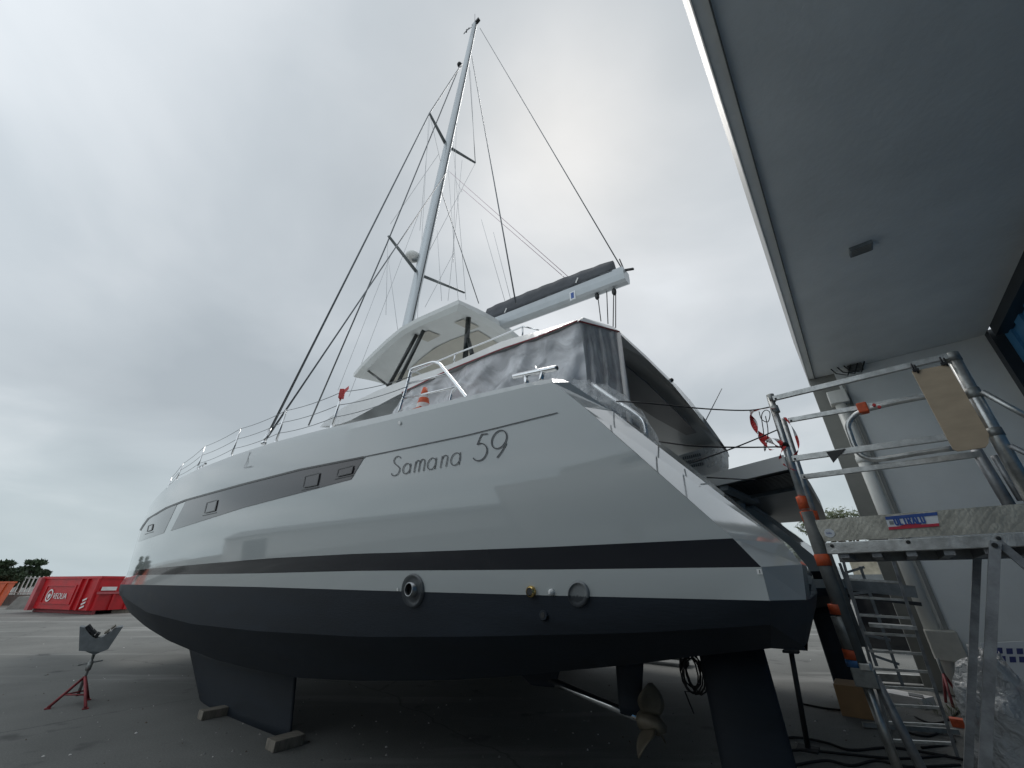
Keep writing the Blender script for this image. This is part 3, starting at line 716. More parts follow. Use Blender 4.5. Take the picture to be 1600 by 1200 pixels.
# dark recessed panel and square lights under the roof
mb = MB()
def under(s, w_): 
    t = (w_ - WR) / (2 * (CW - WR)); return B(s, w_, E_b[-1][2] + 0.36 * math.sin(math.pi * min(max(t, 0), 1)) - 0.035)
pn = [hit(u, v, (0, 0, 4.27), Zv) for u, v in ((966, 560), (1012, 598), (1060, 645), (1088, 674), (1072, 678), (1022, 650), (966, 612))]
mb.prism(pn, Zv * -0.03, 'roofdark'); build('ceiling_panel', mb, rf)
# railing on the roof (fly bridge guard)
mb = MB(); rp = [(640, 584), (682, 565), (711, 553), (760, 534), (817, 510), (826, 512)]
zr = [BW(u, v, WR + .45) for u, v in rp]; mb.tube(zr, 0.012, 'steel', 8)
for i, (u, v, v2) in enumerate(((711, 553, 568), (816.5, 510, 526), (642, 583, 592))): mb.tube([BW(u, v, WR + .45), BW(u + (-2 if i == 0 else 0), v2, WR + .45)], 0.012, 'steel', 8)
mb.tube([BW(826, 512, WR + .45), BW(842, 516, WR + .45)], .01, 'steel', 8)
build('flybridge_rail', mb, rf)

# flybridge hardtop
HWN, HWF = 4.75, 2 * CW - 4.75
near = [(552, 584), (566, 567), (583, 550), (604, 530), (626, 511.6), (652, 497), (681, 484), (716, 468.5)]
NE = []
for u, v in near: s, z = bw(u, v, HWN + (0.25 if u == 552 else 0.0)); NE.append((s, HWN + (0.25 if u == 552 else 0.0), z))
print('hardtop', NE)
FE = [(s, 2 * CW - w_, z) for s, w_, z in NE]
def loft(Ea, Eb, crown, dz, inset=0.0, k_=10):
    g_ = []
    for a, b in zip(Ea, Eb):
        g_.append([B(lerp(a[0], b[0], j / k_), lerp(a[1] + inset, b[1] - inset, j / k_), lerp(a[2], b[2], j / k_) + crown * math.sin(math.pi * j / k_) + dz) for j in range(k_ + 1)])
    return g_
mb = MB()
top = loft(NE, FE, 0.22, 0.0); rim_ = loft(NE, FE, 0.16, -0.09, 0.03)
def shrink(g_, k): 
    c_ = sum((p for r_ in g_ for p in r_), Vector()) / (len(g_) * len(g_[0])); return [[c_ + Vector(((p.x - c_.x) * k, (p.y - c_.y) * k, p.z - c_.z)) for p in r_] for r_ in g_]
bot = [[p - Zv * 0.06 for p in r_] for r_ in shrink(rim_, 0.93)]
mb.grid(top, 'deckwhite')
def edges(g_): return g_[0] + [r_[-1] for r_ in g_[1:]] + g_[-1][-2::-1] + [r_[0] for r_ in g_[-2:0:-1]] + [g_[0][0]]
mb.grid([edges(top), edges(rim_)], 'deckwhite'); mb.grid([edges(rim_), edges(bot)], 'under'); mb.grid(bot, 'under')
ht = build('hardtop', mb, boat)
ht.modifiers.new('edges', 'EDGE_SPLIT').split_angle = R(25)
# recessed liner and hatch panels below it
zu = sum(p[2] for p in NE[3:]) / 5
mb = MB()
def uz(pix, dz, wz): return [hit(u, v, B(0, 0, wz), Zv) for u, v in pix]
mid = len(bot[0]) // 2
def bpt(i, j, d=0.02):
    i = min(max(i, 0), len(bot) - 1.001); j = min(max(j, 0), len(bot[0]) - 1.001); a, b = int(i), int(j); fi, fj = i - a, j - b
    p = bot[a][b] * (1 - fi) * (1 - fj) + bot[a + 1][b] * fi * (1 - fj) + bot[a][b + 1] * (1 - fi) * fj + bot[a + 1][b + 1] * fi * fj
    return p - Zv * d
def bpatch(i0, i1, j0, j1, m, d=0.02):
    mb.grid([[bpt(lerp(i0, i1, a / 6), lerp(j0, j1, b / 6), d) for b in range(7)] for a in range(7)], m)
bpatch(2.0, 6.5, 3.7, 9.2, 'recess'); bpatch(0.5, 1.8, 3.2, 7.6, 'recess')
build('hardtop_liner', mb, ht)
mb = MB(); bpatch(4.2, 5.0, 1.0, 2.4, 'recess', 0.03); build('strut_pad', mb, ht); mb = MB(); bpatch(6.3, 6.75, 1.3, 3.2, 'recess', .03); build('strut_pad', mb, ht)
mb = MB()
for (a, b, wt, wb) in (((662, 516), (624, 600), 5.2, 5.0), ((652, 523), (609, 602), 5.35, 5.15)):
    pass
SZ = 4.45
def strut(name, top_px, bot_px, wv, r_, m='blackgloss', wt=None):
    a = BW(*top_px, wt or wv); b = BW(*bot_px, wv); mbb = MB(); mbb.tube([a, b], r_, m, 12, sq=0.7); return build(name, mbb, boat)
strut('hardtop_strut', (662, 516), (618, 606), 5.0, 0.062); strut('hardtop_strut', (651, 523), (606, 606), 5.1, 0.062)
strut('hardtop_strut', (732, 496), (727, 560), 5.3, 0.062); strut('hardtop_strut', (731, 529), (740, 562), 5.3, 0.05)
strut('gas_strut', (572, 577), (607, 603), 5.0, 0.03)
# fly bridge coaming that hides the feet of the struts
mb = MB()
# ------------------------------------------------------------------ mast, boom, rigging
def mst(u, v): return BW(u, v, CW)
mt = mst(742, 38); ml = mst(638, 506); dirm = (mt - ml).normalized(); foot = ml - dirm * ((ml.z - 4.3) / dirm.z)
mb = MB(); N_ = 14
pts = [lerp(foot, mt, i / N_) for i in range(N_ + 1)]; rs = [0.215 - 0.08 * max(0, (i / N_ - .5) / .5) for i in range(N_ + 1)]
mb.tube(pts, rs, 'mast', 20, sq=0.74, up=BD)
mast = build('mast', mb, boat)
mb = MB(); tr_ = BD * -0.16
mb.tube([p + BD * -(r_ + 0.005) for p, r_ in zip(pts, rs)], 0.018, 'black', 6); build('sail_track', mb, mast)
mb = MB(); a = mt; mb.bar(a + BD * 0.15, a - BD * 0.30 + Zv * 0.06, 0.14, 0.16, 'black', up=(0, 0, 1)); build('masthead', mb, mast)
mb = MB(); mb.tube([mt, mst(742, 22)], 0.012, 'wire', 6); build('whip_antenna', mb, mast)
mb = MB(); a = mst(729, 48); mb.tube([mt + BD * .1, a], 0.014, 'wire', 6); mb.tube([a - Zv * .15, a + Zv * 0.12], 0.03, 'black', 6); mb.bar(a - BD * .2, a + BD * .2, 0.02, 0.09, 'black'); build('wind_vane', mb, mast)
def mast_pt(z): return foot + dirm * ((z - foot.z) / dirm.z)
SPT = {}
for nm, rootpx, tipn, tipf in (('upper', (698, 227), (671, 177), (743, 254.5)), ('lower', (654, 428), (607, 368.5), (726, 457.5))):
    r0 = mst(*rootpx)
    for side, tp in ((-1, tipn), (1, tipf)):
        # choose the tip so that it lies level with the root
        lo, hi = 0.4, 4.0
        for _ in range(40):
            md = (lo + hi) / 2; p = BW(*tp, CW + side * md)
            if side < 0: 
                if p.z > r0.z: lo = md
                else: hi = md
            else:
                if p.z < r0.z: lo = md
                else: hi = md
        p = BW(*tp, CW + side * md); SPT[nm, side] = p; print('spreader', nm, side, md, p.dot(BD), p.z, r0.z, r0.dot(BD))
        mb = MB(); mb.tube([r0 + BM * side * .05, p], [0.075, 0.05], 'spreader', 10, sq=0.5, up=BD); build('spreader', mb, mast)
# radar dome
rd_ = BW(645, 401, CW - .2); mb = MB(); mb.ball(rd_, (0.27, 0.27, 0.17), 'whitemark'); mb.bar(rd_ - Zv * 0.16, mast_pt(rd_.z - .2), 0.12, 0.05, 'grey'); build('radar_dome', mb, mast)
mb = MB(); dk = mst(718, 101); mb.ball(dk, 0.12, 'black', 6); build('halyard_block', mb, mast)
CHP = BW(412, 692, HC - .75); STM = mst(722, 99)
def wire(name, pts, r_, m='wire', parent=None):
    mbb = MB(); mbb.tube(pts, r_, m, 6); return build(name, mbb, parent or mast)
un, uf, ln, lf = SPT['upper', -1], SPT['upper', 1], SPT['lower', -1], SPT['lower', 1]
wire('cap_shroud', [STM, un, CHP], 0.022)
wire('lower_shroud', [mst(697, 270), CHP], 0.017)
wire('forestay', [mst(719, 101), BW(604, 382, 5.2), BW(482, 665, 5.0)], 0.026, 'wire')
CHF = BW(806, 470, 8.6)
wire('running_stay', [mst(737, 88), BW(806, 474, 5.4)], 0.017)
wire('cap_shroud', [mst(733, 105), uf, BW(749, 474, 8.6)] if False else [mst(733, 105), uf], 0.009)
wire('lower_shroud', [mst(689, 297), BW(748, 474, 7.4)], 0.015)
wire('diagonal_stay', [uf, mst(664, 405)], 0.008, 'ropepale'); wire('diagonal_stay', [un, mst(672, 300)] if False else [un, mst(690, 260)], 0.006, 'ropepale')
wire('topping_lift', [mst(750, 44), mst(972, 420)], 0.014)
for a, b, m_ in (((702, 268), (893, 437), 'ropepink'), ((722, 295), (886, 437), 'ropepink')): wire('lazy_jack', [mst(*a), mst(*b)], 0.007, m_)
for a, b in (((752, 343), (790, 474)), ((771, 363), (799, 472)), ((712, 282), (722, 300))): wire('lazy_jack', [mst(*a), mst(*b)], 0.006, 'ropepale')
for a, b in (((735, 110), (742, 253)), ((714, 150), (708, 410)), ((700, 260), (716, 470)), ((670, 180), (652, 500)), ((683, 360), (690, 470)), ((722, 250), (700, 470)), ((709, 395), (664, 480)), ((705, 190), (728, 468))): wire('halyard', [mst(*a), mst(*b)], 0.006, 'ropepale')
for a, b in (((606, 375), (603, 492)), ((672, 182), (656, 360)), ((686, 240), (610, 350)), ((656, 330), (545, 620)), ((612, 395), (528, 610)), ((606, 400), (622, 520))): wire('halyard', [BW(*a, 5.4), BW(*b, 5.4)], 0.006, 'ropepale')
mb = MB(); 
for k in range(2):
    o_ = BD * (0.05 * k); mb.tube([CHP + o_, CHP + o_ + (un - CHP).normalized() * 0.28], 0.022, 'steel', 8)
mb.ball(CHP, 0.045, 'steel', 5); build('chainplate', mb, hn)
# boom and stacked sail cover
bo0, bo1 = mst(765, 512), mst(979, 431)
mb = MB(); 
def boomring(p, hh, ww): return [p + BM * (ww * x_) + Zv * (hh * z_) for x_, z_ in [(-1, .9), (-1, -.1), (-.8, -.8), (-.35, -1), (.35, -1), (.8, -.8), (1, -.1), (1, .9), (-1, .9)]]
ends = []
for t in (-.35, 0, .5, .96, 1.0):
    p = lerp(bo0, bo1, t); ends.append(boomring(p, 0.17, 0.15))
mb.grid(ends, 'sparpaint', False); mb.add(ends[-1][:-1], [tuple(range(8))], 'sparpaint')
boom = build('boom', mb, mast)
mb = MB(); g_ = []
topc = [(760, 486), (772, 480), (790, 472), (845, 449), (897, 429), (930, 417), (962, 407)]
for i in range(25):
    t = i / 24; u = lerp(760, 966, t); pc = mst(u, poly(topc, u)); k = lerp(bo0, bo1, (u - 765) / 214.0); hgt = max(0.05, pc.z - k.z - 0.1)
    wv_ = .012 * math.sin(i * 1.9)
    g_.append([Vector((k.x, k.y, k.z + .13)) + BM * (x_ + wv_ * abs(z_)) + Zv * (hgt * z_ - .015 * math.sin(math.pi * z_) * (i % 3)) for x_, z_ in ((-.155, 0), (-.13, .3), (-.095, .62), (-.03, 1), (.03, 1), (.095, .62), (.13, .3), (.155, 0), (-.155, 0))])
mb.grid(g_, 'canvas'); mb.add(g_[-1][:-1], [tuple(range(8))], 'canvas'); mb.add(g_[0][:-1], [tuple(range(8))], 'canvas'); build('sail_cover', mb, boom)
for u, v in ((796, 490), (907, 444)): mb = MB(); p = mst(u, v) - BM * 0.155; mb.bar(p - Zv * .05 + BD * .03, p + Zv * .06 - BD * .03, 0.012, 0.03, 'whitemark'); build('cover_strap', mb, boom)
mb = MB(); p = mst(900, 467) - BM * 0.145
mb.box(p, BD * .07, BM * .006, Zv * .11, 'signwhite'); mb.box(p - BM * .008, BD * .035, BM * .003, Zv * .075, 'signblue'); build('boom_label', mb, boom)
mb = MB(); mb.bar(mst(972, 423), mst(990, 420), .05, .03, 'black'); mb.tube([mst(968, 405), mst(976, 424)], .015, 'black', 6); build('boom_end_fitting', mb, boom)
mb = MB()
for u0, v0, u1, v1 in ((934, 462, 939, 502), (948, 455, 950, 506), (959, 450, 958, 510), (962, 452, 962, 512)): mb.tube([mst(u0, v0), mst(u1, v1)], .01, 'rope', 6)
for u0, v0 in ((933, 463), (959.5, 456)): mb.ball(mst(u0, v0), (.05, .05, .09), 'black', 6)
build('mainsheet', mb, boom)

# ------------------------------------------------------------------ deck gear
def deckw(u, v, inset=.12): 
    p = onhull(u, v + 9, 0); return p
def stan(base, top_, red=False):
    wv = HC - beam(.98, 1.05, onhull(base[0], base[1] + 9, 0).dot(BD), 18.2) + 0.10
    return BW(*base, wv), BW(*top_, wv)
ST = [((206, 759 + 0), (0, 0))]
stan_px = [((263, 762), (268, 746)), ((275, 752), (286, 724)), ((307, 736), (320, 697)), ((360.5, 715), (376, 669)), ((430, 693), (447.5, 640.5)), ((518, 670), (535, 611))]
SP = []
for b_, t_ in stan_px:
    a, b = stan(b_, t_); mb = MB(); mb.tube([a - Zv * .06, b], 0.015, 'steel', 8); mb.tube([a - Zv * .06, a + Zv * 0.05], 0.026, 'steel', 8); o = build('stanchion', mb, hn); SP.append((a, b))
end_ = BW(640, 588, HC - .85); ende = BW(632, 630, HC - .85)
SP2 = SP + [(ende, end_)]
for fr in (0.98, 0.62, 0.3):
    pts_ = []
    for (a, b), (c, d_) in zip(SP2, SP2[1:]):
        p, q = lerp(a, b, fr), lerp(c, d_, fr)
        for k in range(6): t = k / 6; pts_.append(lerp(p, q, t) - Zv * 0.03 * 4 * t * (1 - t))
    pts_.append(lerp(ende, end_, fr)); mb = MB(); mb.tube(pts_, 0.0045, 'wire', 5); build('lifeline', mb, hn)
a, b = SP[-1]; tp = MB(); tp.bar(b - Zv * .1, b + Zv * 0.02, 0.05, 0.05, 'redtape'); tp.add([b, b + BD * -.14 + Zv * .03, b + BD * -.15 - Zv * .02, b - Zv * .08], [(0, 1, 2, 3)], 'redtape')
tag(build('warning_tape', tp, loc=b, recalc=True), 'short red tape tied round the top of a deck stanchion', 'tape')
# small bow cleat
mb = MB(); p = stan((312, 735), (312, 730))[0]; mb.bar(p + Zv * .1 - BD * .25, p + Zv * .1 + BD * .25, .04, .035, 'steel'); mb.tube([p - Zv * .05 + BD * .08, p + Zv * .1 + BD * .08], .02, 'steel', 8); mb.tube([p - Zv * .05 - BD * .08, p + Zv * .1 - BD * .08], .02, 'steel', 8); build('mooring_cleat', mb, hn)
# boarding gate rail
WG = HC - .80
def G(u, v): return BW(u, v, WG)
mb = MB(); mb.tube([G(*p) for p in smooth([(621, 652), (635, 605), (642, 577)], 3)], 0.016, 'steel', 10)
mb.tube([G(*p) for p in smooth([(642, 577), (660, 571), (677, 566), (686, 568), (692, 575), (710, 597), (731, 624)], 4)], 0.016, 'steel', 10)
mb.tube([G(636, 600), G(698, 584)], .011, 'steel', 8); mb.tube([G(630, 623), G(716, 604)], .011, 'steel', 8)
mb.tube([G(*p) for p in smooth([(716, 603), (707, 612), (702, 630)], 3)], .012, 'steel', 8)
build('boarding_rail', mb, hn)
# big stern cleat
mb = MB(); WC = HC - .85
def Gc(u, v): return BW(u, v, WC)
mb.tube([Gc(801, 589), Gc(803, 588.5), Gc(868, 575.5), Gc(871, 574.8)], [.016, .023, .023, .016], 'steel', 10)
mb.tube([Gc(820, 586), Gc(825, 605)], .02, 'steel', 10); mb.tube([Gc(848, 580), Gc(844, 600)], .02, 'steel', 10)
mb.tube([Gc(836, 573), Gc(841, 583)], .01, 'steel', 8)
build('mooring_cleat', mb, hn)
# sheet hanging from the roof edge, two runs with folds
def sheet_grid(topf, botf, n_, k_, amp, seed):
    g_ = []
    for i in range(n_ + 1):
        t = i / n_; a = topf(t); b = botf(t); r_ = []
        for j in range(k_ + 1):
            q = j / k_; p = lerp(a, b, q)
            f_ = amp * (0.25 + q) * (math.sin(t * 23 + seed + q * 2.5) * .55 + math.sin(t * 41 + q * 4 + seed * 2) * .3 + 1.3 * noise.noise(Vector((t * 6 + seed, q * 3, 0))) + .6 * noise.noise(Vector((t * 18, q * 9 + seed, 3))))
            r_.append(p + BM * (f_ - 0.10 * math.sin(math.pi * q) * -1) + BD * f_ * .5)
        g_.append(r_)
    return g_
def edge_b(t):                               # along the near lower edge of the roof, forward to aft
    x_ = 8 + (NS - 1 - 8) * t; i = min(int(x_), NS - 2); f_ = x_ - i; a, b = E_b[i], E_b[i + 1]; return B(*[lerp(m_, n_, f_) for m_, n_ in zip(a, b)])
sp_ = lambda t: edge_b(t) + BM * .03 - Zv * .01
sb_ = lambda t: B(lerp(5.3, 1.62, t), lerp(HC - .25, HC - .05, t), lerp(3.22, 2.85, t))
mb = MB(); mb.grid(sheet_grid(sp_, sb_, 120, 40, 0.11, 1.3), 'sheet')
c2 = (ca_b[0], WR + .52, ca_b[1])
sp2 = lambda t: lerp(edge_b(1.0) + BM * .03 - Zv * .01, B(*c2) - Zv * .01, t)
sb2 = lambda t: lerp(sb_(1.0), B(c2[0] + .0, WR + .46, 2.75), t)
mb.grid(sheet_grid(sp2, sb2, 50, 30, 0.06, 4.1), 'sheetthin')
tag(build('plastic_sheet', mb, loc=B(3, HC - .4, 3), recalc=False), 'crumpled translucent plastic sheet hung from the cockpit roof down to the side deck', 'plastic sheet')
mb = MB(); x0 = B(*c2); mb.tube([x0 - Zv * .02, x0 - Zv * .8 - BM * .03, x0 - Zv * 1.5 - BM * .06], .026, 'whitetape', 10); build('cockpit_post', mb, rf)
mb = MB()
for q in range(NS - 1 - 8):
    a, b = E_b[8 + q], E_b[9 + q]; mb.bar(B(*a) - BM * .012 - Zv * .0, B(*b) - BM * .012, .010, .014, 'redpaint')
mb.bar(B(*E_b[-1]) - BD * .01, B(*c2) - BD * .015, .010, .014, 'redpaint'); build('masking_strip', mb, rf)
# cockpit bulkheads seen through the sheet
mb = MB(); mb.box(B(3.0, HC + 1.0, 3.2), BD * 1.1, BM * .05, Zv * .3, 'under'); mb.box(B(3.9, CW, 3.45), BD * .04, BM * 2.4, Zv * .55, 'glassdark'); mb.box(B(2.2, HC + 1.3, 3.25), BD * .45, BM * .4, Zv * .25, 'grey'); build('cockpit_seating', mb, boat)
# second film round the stern seat
fr = [(893, 593), (915, 595), (943, 601), (973, 616), (998, 640), (1009, 662), (1017, 688)]
mb = MB(); g_ = []
for i, (u, v) in enumerate(smooth(fr, 5)):
    a = BW(u, v, HC - .25); g_.append([a + BM * q * .08 + Zv * (-.03 * q * q * .35 + .02 * math.sin(i * 1.3 + q)) for q in range(5)])
mb.grid(g_, 'clearfilm'); g2 = []
for i, (u, v) in enumerate(smooth(fr, 5)):
    a = BW(u, v, HC - .25); g2.append([a, a - Zv * .08 + BM * .02 * math.sin(i), a - Zv * .17])
mb.grid(g2, 'clearfilm')
tag(build('plastic_film', mb, loc=BW(960, 650, HC - .6), recalc=False), 'clear plastic film wrapped over the stern coaming beside the black rope', 'plastic film')
mb = MB(); mb.tube([BW(u, v, HC - .22) for u, v in smooth([(925, 600), (965, 628), (995, 648), (1006, 660), (1010, 680)], 4)], .018, 'steel', 8); build('stern_rail', mb, hn)
# white wrapped louvred unit at the far side of the cockpit
mb = MB(); cpt = [BW(u, v, 8.6) for u, v in ((1060, 712), (1098, 700), (1128, 700), (1129, 722), (1122, 742), (1078, 744))]
mb.prism(cpt, BM * .5, 'whitemark')
for k in range(3):
    for j in range(9):
        p = BW(1068 + j * 3.2 + k * 2, 716 + k * 7 - j * .7, 8.58); mb.box(p, BD * .013, BM * .012, Zv * .028, 'grey')
sl = build('louvred_locker', mb, boat)
mb = MB(); g_ = [[BW(lerp(1098, 1128, i / 8), lerp(699, 700, i / 8) - 3 * math.sin(math.pi * i / 8), 8.5) + Zv * (-.42 * q / 6) + BM * .03 * math.sin(i * 2 + q) for q in range(7)] for i in range(9)]; mb.grid(g_, 'clearfilm')
tag(build('plastic_film', mb, loc=BW(1115, 720, 8.5), recalc=False), 'plastic film over the white louvred locker at the far corner of the stern', 'plastic film')
mb = MB(); mb.tube([BW(1097, 668, 9.3), BW(1128, 607, 9.3)], [.014, .008], 'wire', 6); mb.tube([BW(1097, 668, 9.3), BW(1099, 664, 9.3)], .03, 'black', 6); build('whip_antenna', mb, rf)
mb = MB()
for u, v in ((1049, 596),): mb.ball(BW(u, v - 2, 5.7), .035, 'black', 5)
build('stern_light', mb, rf)
# stern platform raised between the hulls
mb = MB()
P4 = [hit(u, v, B(0, 0, 3.02), Zv) for u, v in ()]
pa = BW(1100, 752, 7.0); 
s0 = .55
pf = [B(1.95, HC + 1.05, 2.62), B(1.95, 2 * CW - HC - 1.05, 2.62)]
A_ = BW(1105, 758, 6.0); Bp = BW(1233, 733, 8.6); C_ = BW(1240, 800, 8.9); D_ = BW(1150, 800, 6.0)
print('platform', [(p.dot(BD), p.dot(BM), p.z) for p in (A_, Bp, C_, D_)])
zp = 2.95
A_, Bp = hit(1085, 768, (0, 0, zp), Zv), hit(1232, 734, (0, 0, zp), Zv)
print('platform2', [(p.dot(BD), p.dot(BM), p.z) for p in (A_, Bp)])
fwd = BD * 1.0
e1 = (Bp - A_); ee = e1.normalized()
dn = -fwd * -1.0
con = [hit(u, v, (0, 0, zp), Zv) for u, v in ((1256, 750), (1272, 772), (1286, 796), (1292, 812))]
lf = hit(1150, 822, (0, 0, zp), Zv)
mb.prism([A_, Bp] + con + [lf], Zv * .17, 'roofdark')
mb.prism([A_ - HP * .004, Bp - HP * .004, Bp - HP * .004 + Zv * .19, A_ - HP * .004 + Zv * .19], HP * -.03, 'deckwhite')
inn = BM
for k in range(12):
    o_ = -Zv * .012 + inn * (.10 + .085 * k); mb.bar(A_ + o_, Bp + o_ + ee * .0, .035, .02, 'black')
mb.bar(lerp(A_, Bp, .35) - Zv * .04 + inn * .02, lerp(A_, Bp, .45) - Zv * .04 + inn * 1.6, .12, .07, 'grey')
mb.bar(lerp(A_, Bp, .95) - Zv * .03 + inn * 1.2, lerp(A_, Bp, .1) - Zv * .03 + inn * 1.2, .10, .05, 'grey')
build('stern_platform', mb, boat)

# ------------------------------------------------------------------ cone on the side deck
cw = HC - .45; cb = BW(661, 636, cw); ct = BW(667, 605, cw); hc = (ct - cb).length; cbase = Vector((cb.x, cb.y, cb.z - .12)); hC = ct.z - cbase.z
cone = thing('traffic_cone', 'orange and white traffic cone standing on the side deck of the catamaran', 'traffic cone', cbase)
mb = MB()
def cr(t): return lerp(.105, .026, t)
for t0, t1, m_ in ((0, .42, 'whitetape'), (.42, .62, 'orange'), (.62, .72, 'whitetape'), (.72, 1, 'orange')):
    mb.tube([cbase + Zv * hC * t0, cbase + Zv * hC * t1], [cr(t0), cr(t1)], m_, 18, caps=(t1 == 1))
build('cone_body', mb, cone)
mb = MB(); mb.box(cbase + Zv * .015, BD * .17, BM * .17, Zv * .015, 'orange'); build('cone_base', mb, cone)

# ------------------------------------------------------------------ keel blocks
for i, (u, v, lab) in enumerate(((311, 1124, 'weathered timber block under the front end of the near keel'), (420, 1173, 'weathered timber block under the rear end of the near keel'))):
    p = gnd(u, v); mb = MB(); az_, ax_ = frame(-75 if i else -70)
    hl = .05
    mb.box(p + Zv * hl + BM * .16 - BD * .02, BM * .17, BD * (.085 + .02 * i), Zv * hl, 'wood')
    tag(build('keel_block', mb, loc=(p.x, p.y, 0), bevel=.008), lab, 'timber block')
for s in (7.1, 5.7):
    p = B(s, 2 * CW - HC, 0); mb = MB(); mb.box(p + Zv * .065, BM * .3, BD * .14, Zv * .065, 'wood'); tag(build('keel_block', mb, loc=p, bevel=.008), 'weathered timber block under the %s end of the far keel' % ('front' if s > 6 else 'rear'), 'timber block')

# ------------------------------------------------------------------ cradle jack stand
jp = gnd(132, 1098); jaz, jx = frame(math.degrees(math.atan2(jp.x, jp.y)))
def J(u, v, d=0.0): return hit(u, v, jp + jaz * d, jaz)
jack = thing('jack_stand', 'grey U-shaped cradle on a red screw jack tripod on the asphalt', 'jack stand', (jp.x, jp.y, 0))
prof = [(124.5, 979), (132, 980.5), (136, 986), (141, 992), (148, 997.5), (154, 997.5), (161, 995), (172, 988), (183, 980.5), (192.5, 979), (169, 1014.5), (158, 1019), (123, 1017)]
mb = MB(); mb.prism([J(*p) for p in prof], jaz * .36, 'grey'); cr_ = build('cradle', mb, jack)
for (u, v, u2, v2) in ((132.5, 981, 140, 991), (140, 989.5, 146, 996), (147, 995.5, 153.5, 997.5)):
    mb = MB(); a, b = J(u, v - 2), J(u2, v2 - 2); d = (b - a); nrm_ = d.cross(jaz).normalized()
    if nrm_.z < 0: nrm_ = -nrm_
    mb.box((a + b) / 2 + jaz * .18 + nrm_ * .018, d / 2 * .8, jaz * .175, nrm_ * .022, 'rubber'); build('rubber_pad', mb, cr_)
for (u, v, u2, v2) in ((163, 993, 172, 987), (173, 986, 182, 980)):
    mb = MB(); a, b = J(u, v - 1), J(u2, v2 - 1); d = (b - a); nrm_ = d.cross(jaz).normalized()
    if nrm_.z < 0: nrm_ = -nrm_
    mb.box((a + b) / 2 + jaz * .18 + nrm_ * .014, d / 2 * .8, jaz * .175, nrm_ * .012, 'wood'); build('wood_pad', mb, cr_)
ja = J(133, 1057, .12); jc = J(147, 1020, .12)
mb = MB(); mb.prism([J(134, 1018, .02), J(159, 1018, .02), J(148, 1023.5, .02)], jaz * .22, 'grey'); build('saddle_plate', mb, jack)
ax0 = Vector((jp.x, jp.y, 0)) + jaz * .12; jzt = jc.z
mb = MB(); mb.tube([Vector((ja.x, ja.y, ja.z - .25)), Vector((ja.x, ja.y, jzt + .02))], .021, 'galv', 12)
zc_ = J(138, 1036, .12).z; cx_ = Vector((ja.x, ja.y, zc_)); mb.bar(cx_ - jx * .14 - Zv * .02, cx_ + jx * .14 + Zv * .02, .018, .018, 'galv'); mb.tube([cx_ - Zv * .1, cx_ + Zv * .02], .036, 'galv', 12)
build('screw', mb, jack)
for (u, v) in ((74, 1108), (133, 1108), (137, 1094)):
    f_ = gnd(u, v); top_ = Vector((ja.x, ja.y, ja.z)); mb = MB(); mb.tube([Vector((f_.x, f_.y, .015)), top_], .02, 'redpaint', 8); mb.box(Vector((f_.x, f_.y, .008)), jx * .035, jaz * .035, Zv * .008, 'redpaint'); build('leg', mb, jack)
f1, f2, f3 = [lerp(Vector((gnd(u, v).x, gnd(u, v).y, 0)), ja, .42) for u, v in ((74, 1108), (133, 1108), (137, 1094))]
mb = MB(); mb.tube([f1, f2], .011, 'redpaint', 6); mb.tube([f1, f3], .011, 'redpaint', 6); mb.tube([f2, f3], .011, 'redpaint', 6); build('brace', mb, jack)

# ------------------------------------------------------------------ red hook-lift container
ck = gnd(136, 961); cl_ = gnd(44, 956.5); crr = gnd(182, 957)
cx = (cl_ - ck); clen = cx.length; cx.normalize(); cy = Vector((-cx.y, cx.x, 0)); 
if cy.dot(crr - ck) < 0: cy = -cy
cwid = 2.5; CHt = 2.0
print('container', clen, ck, cwid)
def Cc(x_, y_, z): return ck + cx * x_ + cy * y_ + Zv * z
cont = thing('skip_container', 'large red open skip container with white lettering by the yard fence', 'skip container', Cc(clen / 2, cwid / 2, 0))
LB = clen; mb = MB()
hh = 0.22
body = [Cc(0, 0, hh), Cc(LB, 0, hh), Cc(LB, cwid, hh), Cc(0, cwid, hh)]
tb = [Cc(0, 0, CHt), Cc(LB + .0, 0, CHt), Cc(LB + .0, cwid, CHt), Cc(0, cwid, CHt)]
for i in range(4): j = (i + 1) % 4; mb.add([body[i], body[j], tb[j], tb[i]], [(0, 1, 2, 3)], 'red')
mb.add(body, [(0, 1, 2, 3)], 'red'); mb.add([Cc(.06, .06, hh + .1), Cc(LB - .06, .06, hh + .1), Cc(LB - .06, cwid - .06, hh + .1), Cc(.06, cwid - .06, hh + .1)], [(0, 1, 2, 3)], 'black')
build('body', mb, cont)
mb = MB()
for y0, y1 in ((0, 0), (cwid, cwid)): mb.bar(Cc(-.05, y0, CHt), Cc(LB + .05, y1, CHt), .14, .14, 'red')
mb.bar(Cc(0, 0, CHt), Cc(0, cwid, CHt), .14, .14, 'red'); mb.bar(Cc(LB, 0, CHt), Cc(LB, cwid, CHt), .14, .14, 'red'); build('top_rail', mb, cont)
mb = MB(); mb.bar(Cc(-.02, .25, .11), Cc(LB, .25, .11), .16, .2, 'redpaint'); mb.bar(Cc(-.02, cwid - .25, .11), Cc(LB, cwid - .25, .11), .16, .2, 'redpaint'); build('skid', mb, cont)
for x_ in (0.08, 1.25, 1.95):
    mb = MB(); mb.bar(Cc(x_, -.06, hh), Cc(x_, -.06, CHt - .07), .12, .11, 'red', up=cx); build('rib', mb, cont)
for x_, hw in ((LB - .1, .28),):
    mb = MB(); mb.bar(Cc(x_, -.1, hh - .1), Cc(x_, -.1, CHt + .02), .42, .26, 'redpale', up=cy); build('corner_post', mb, cont)
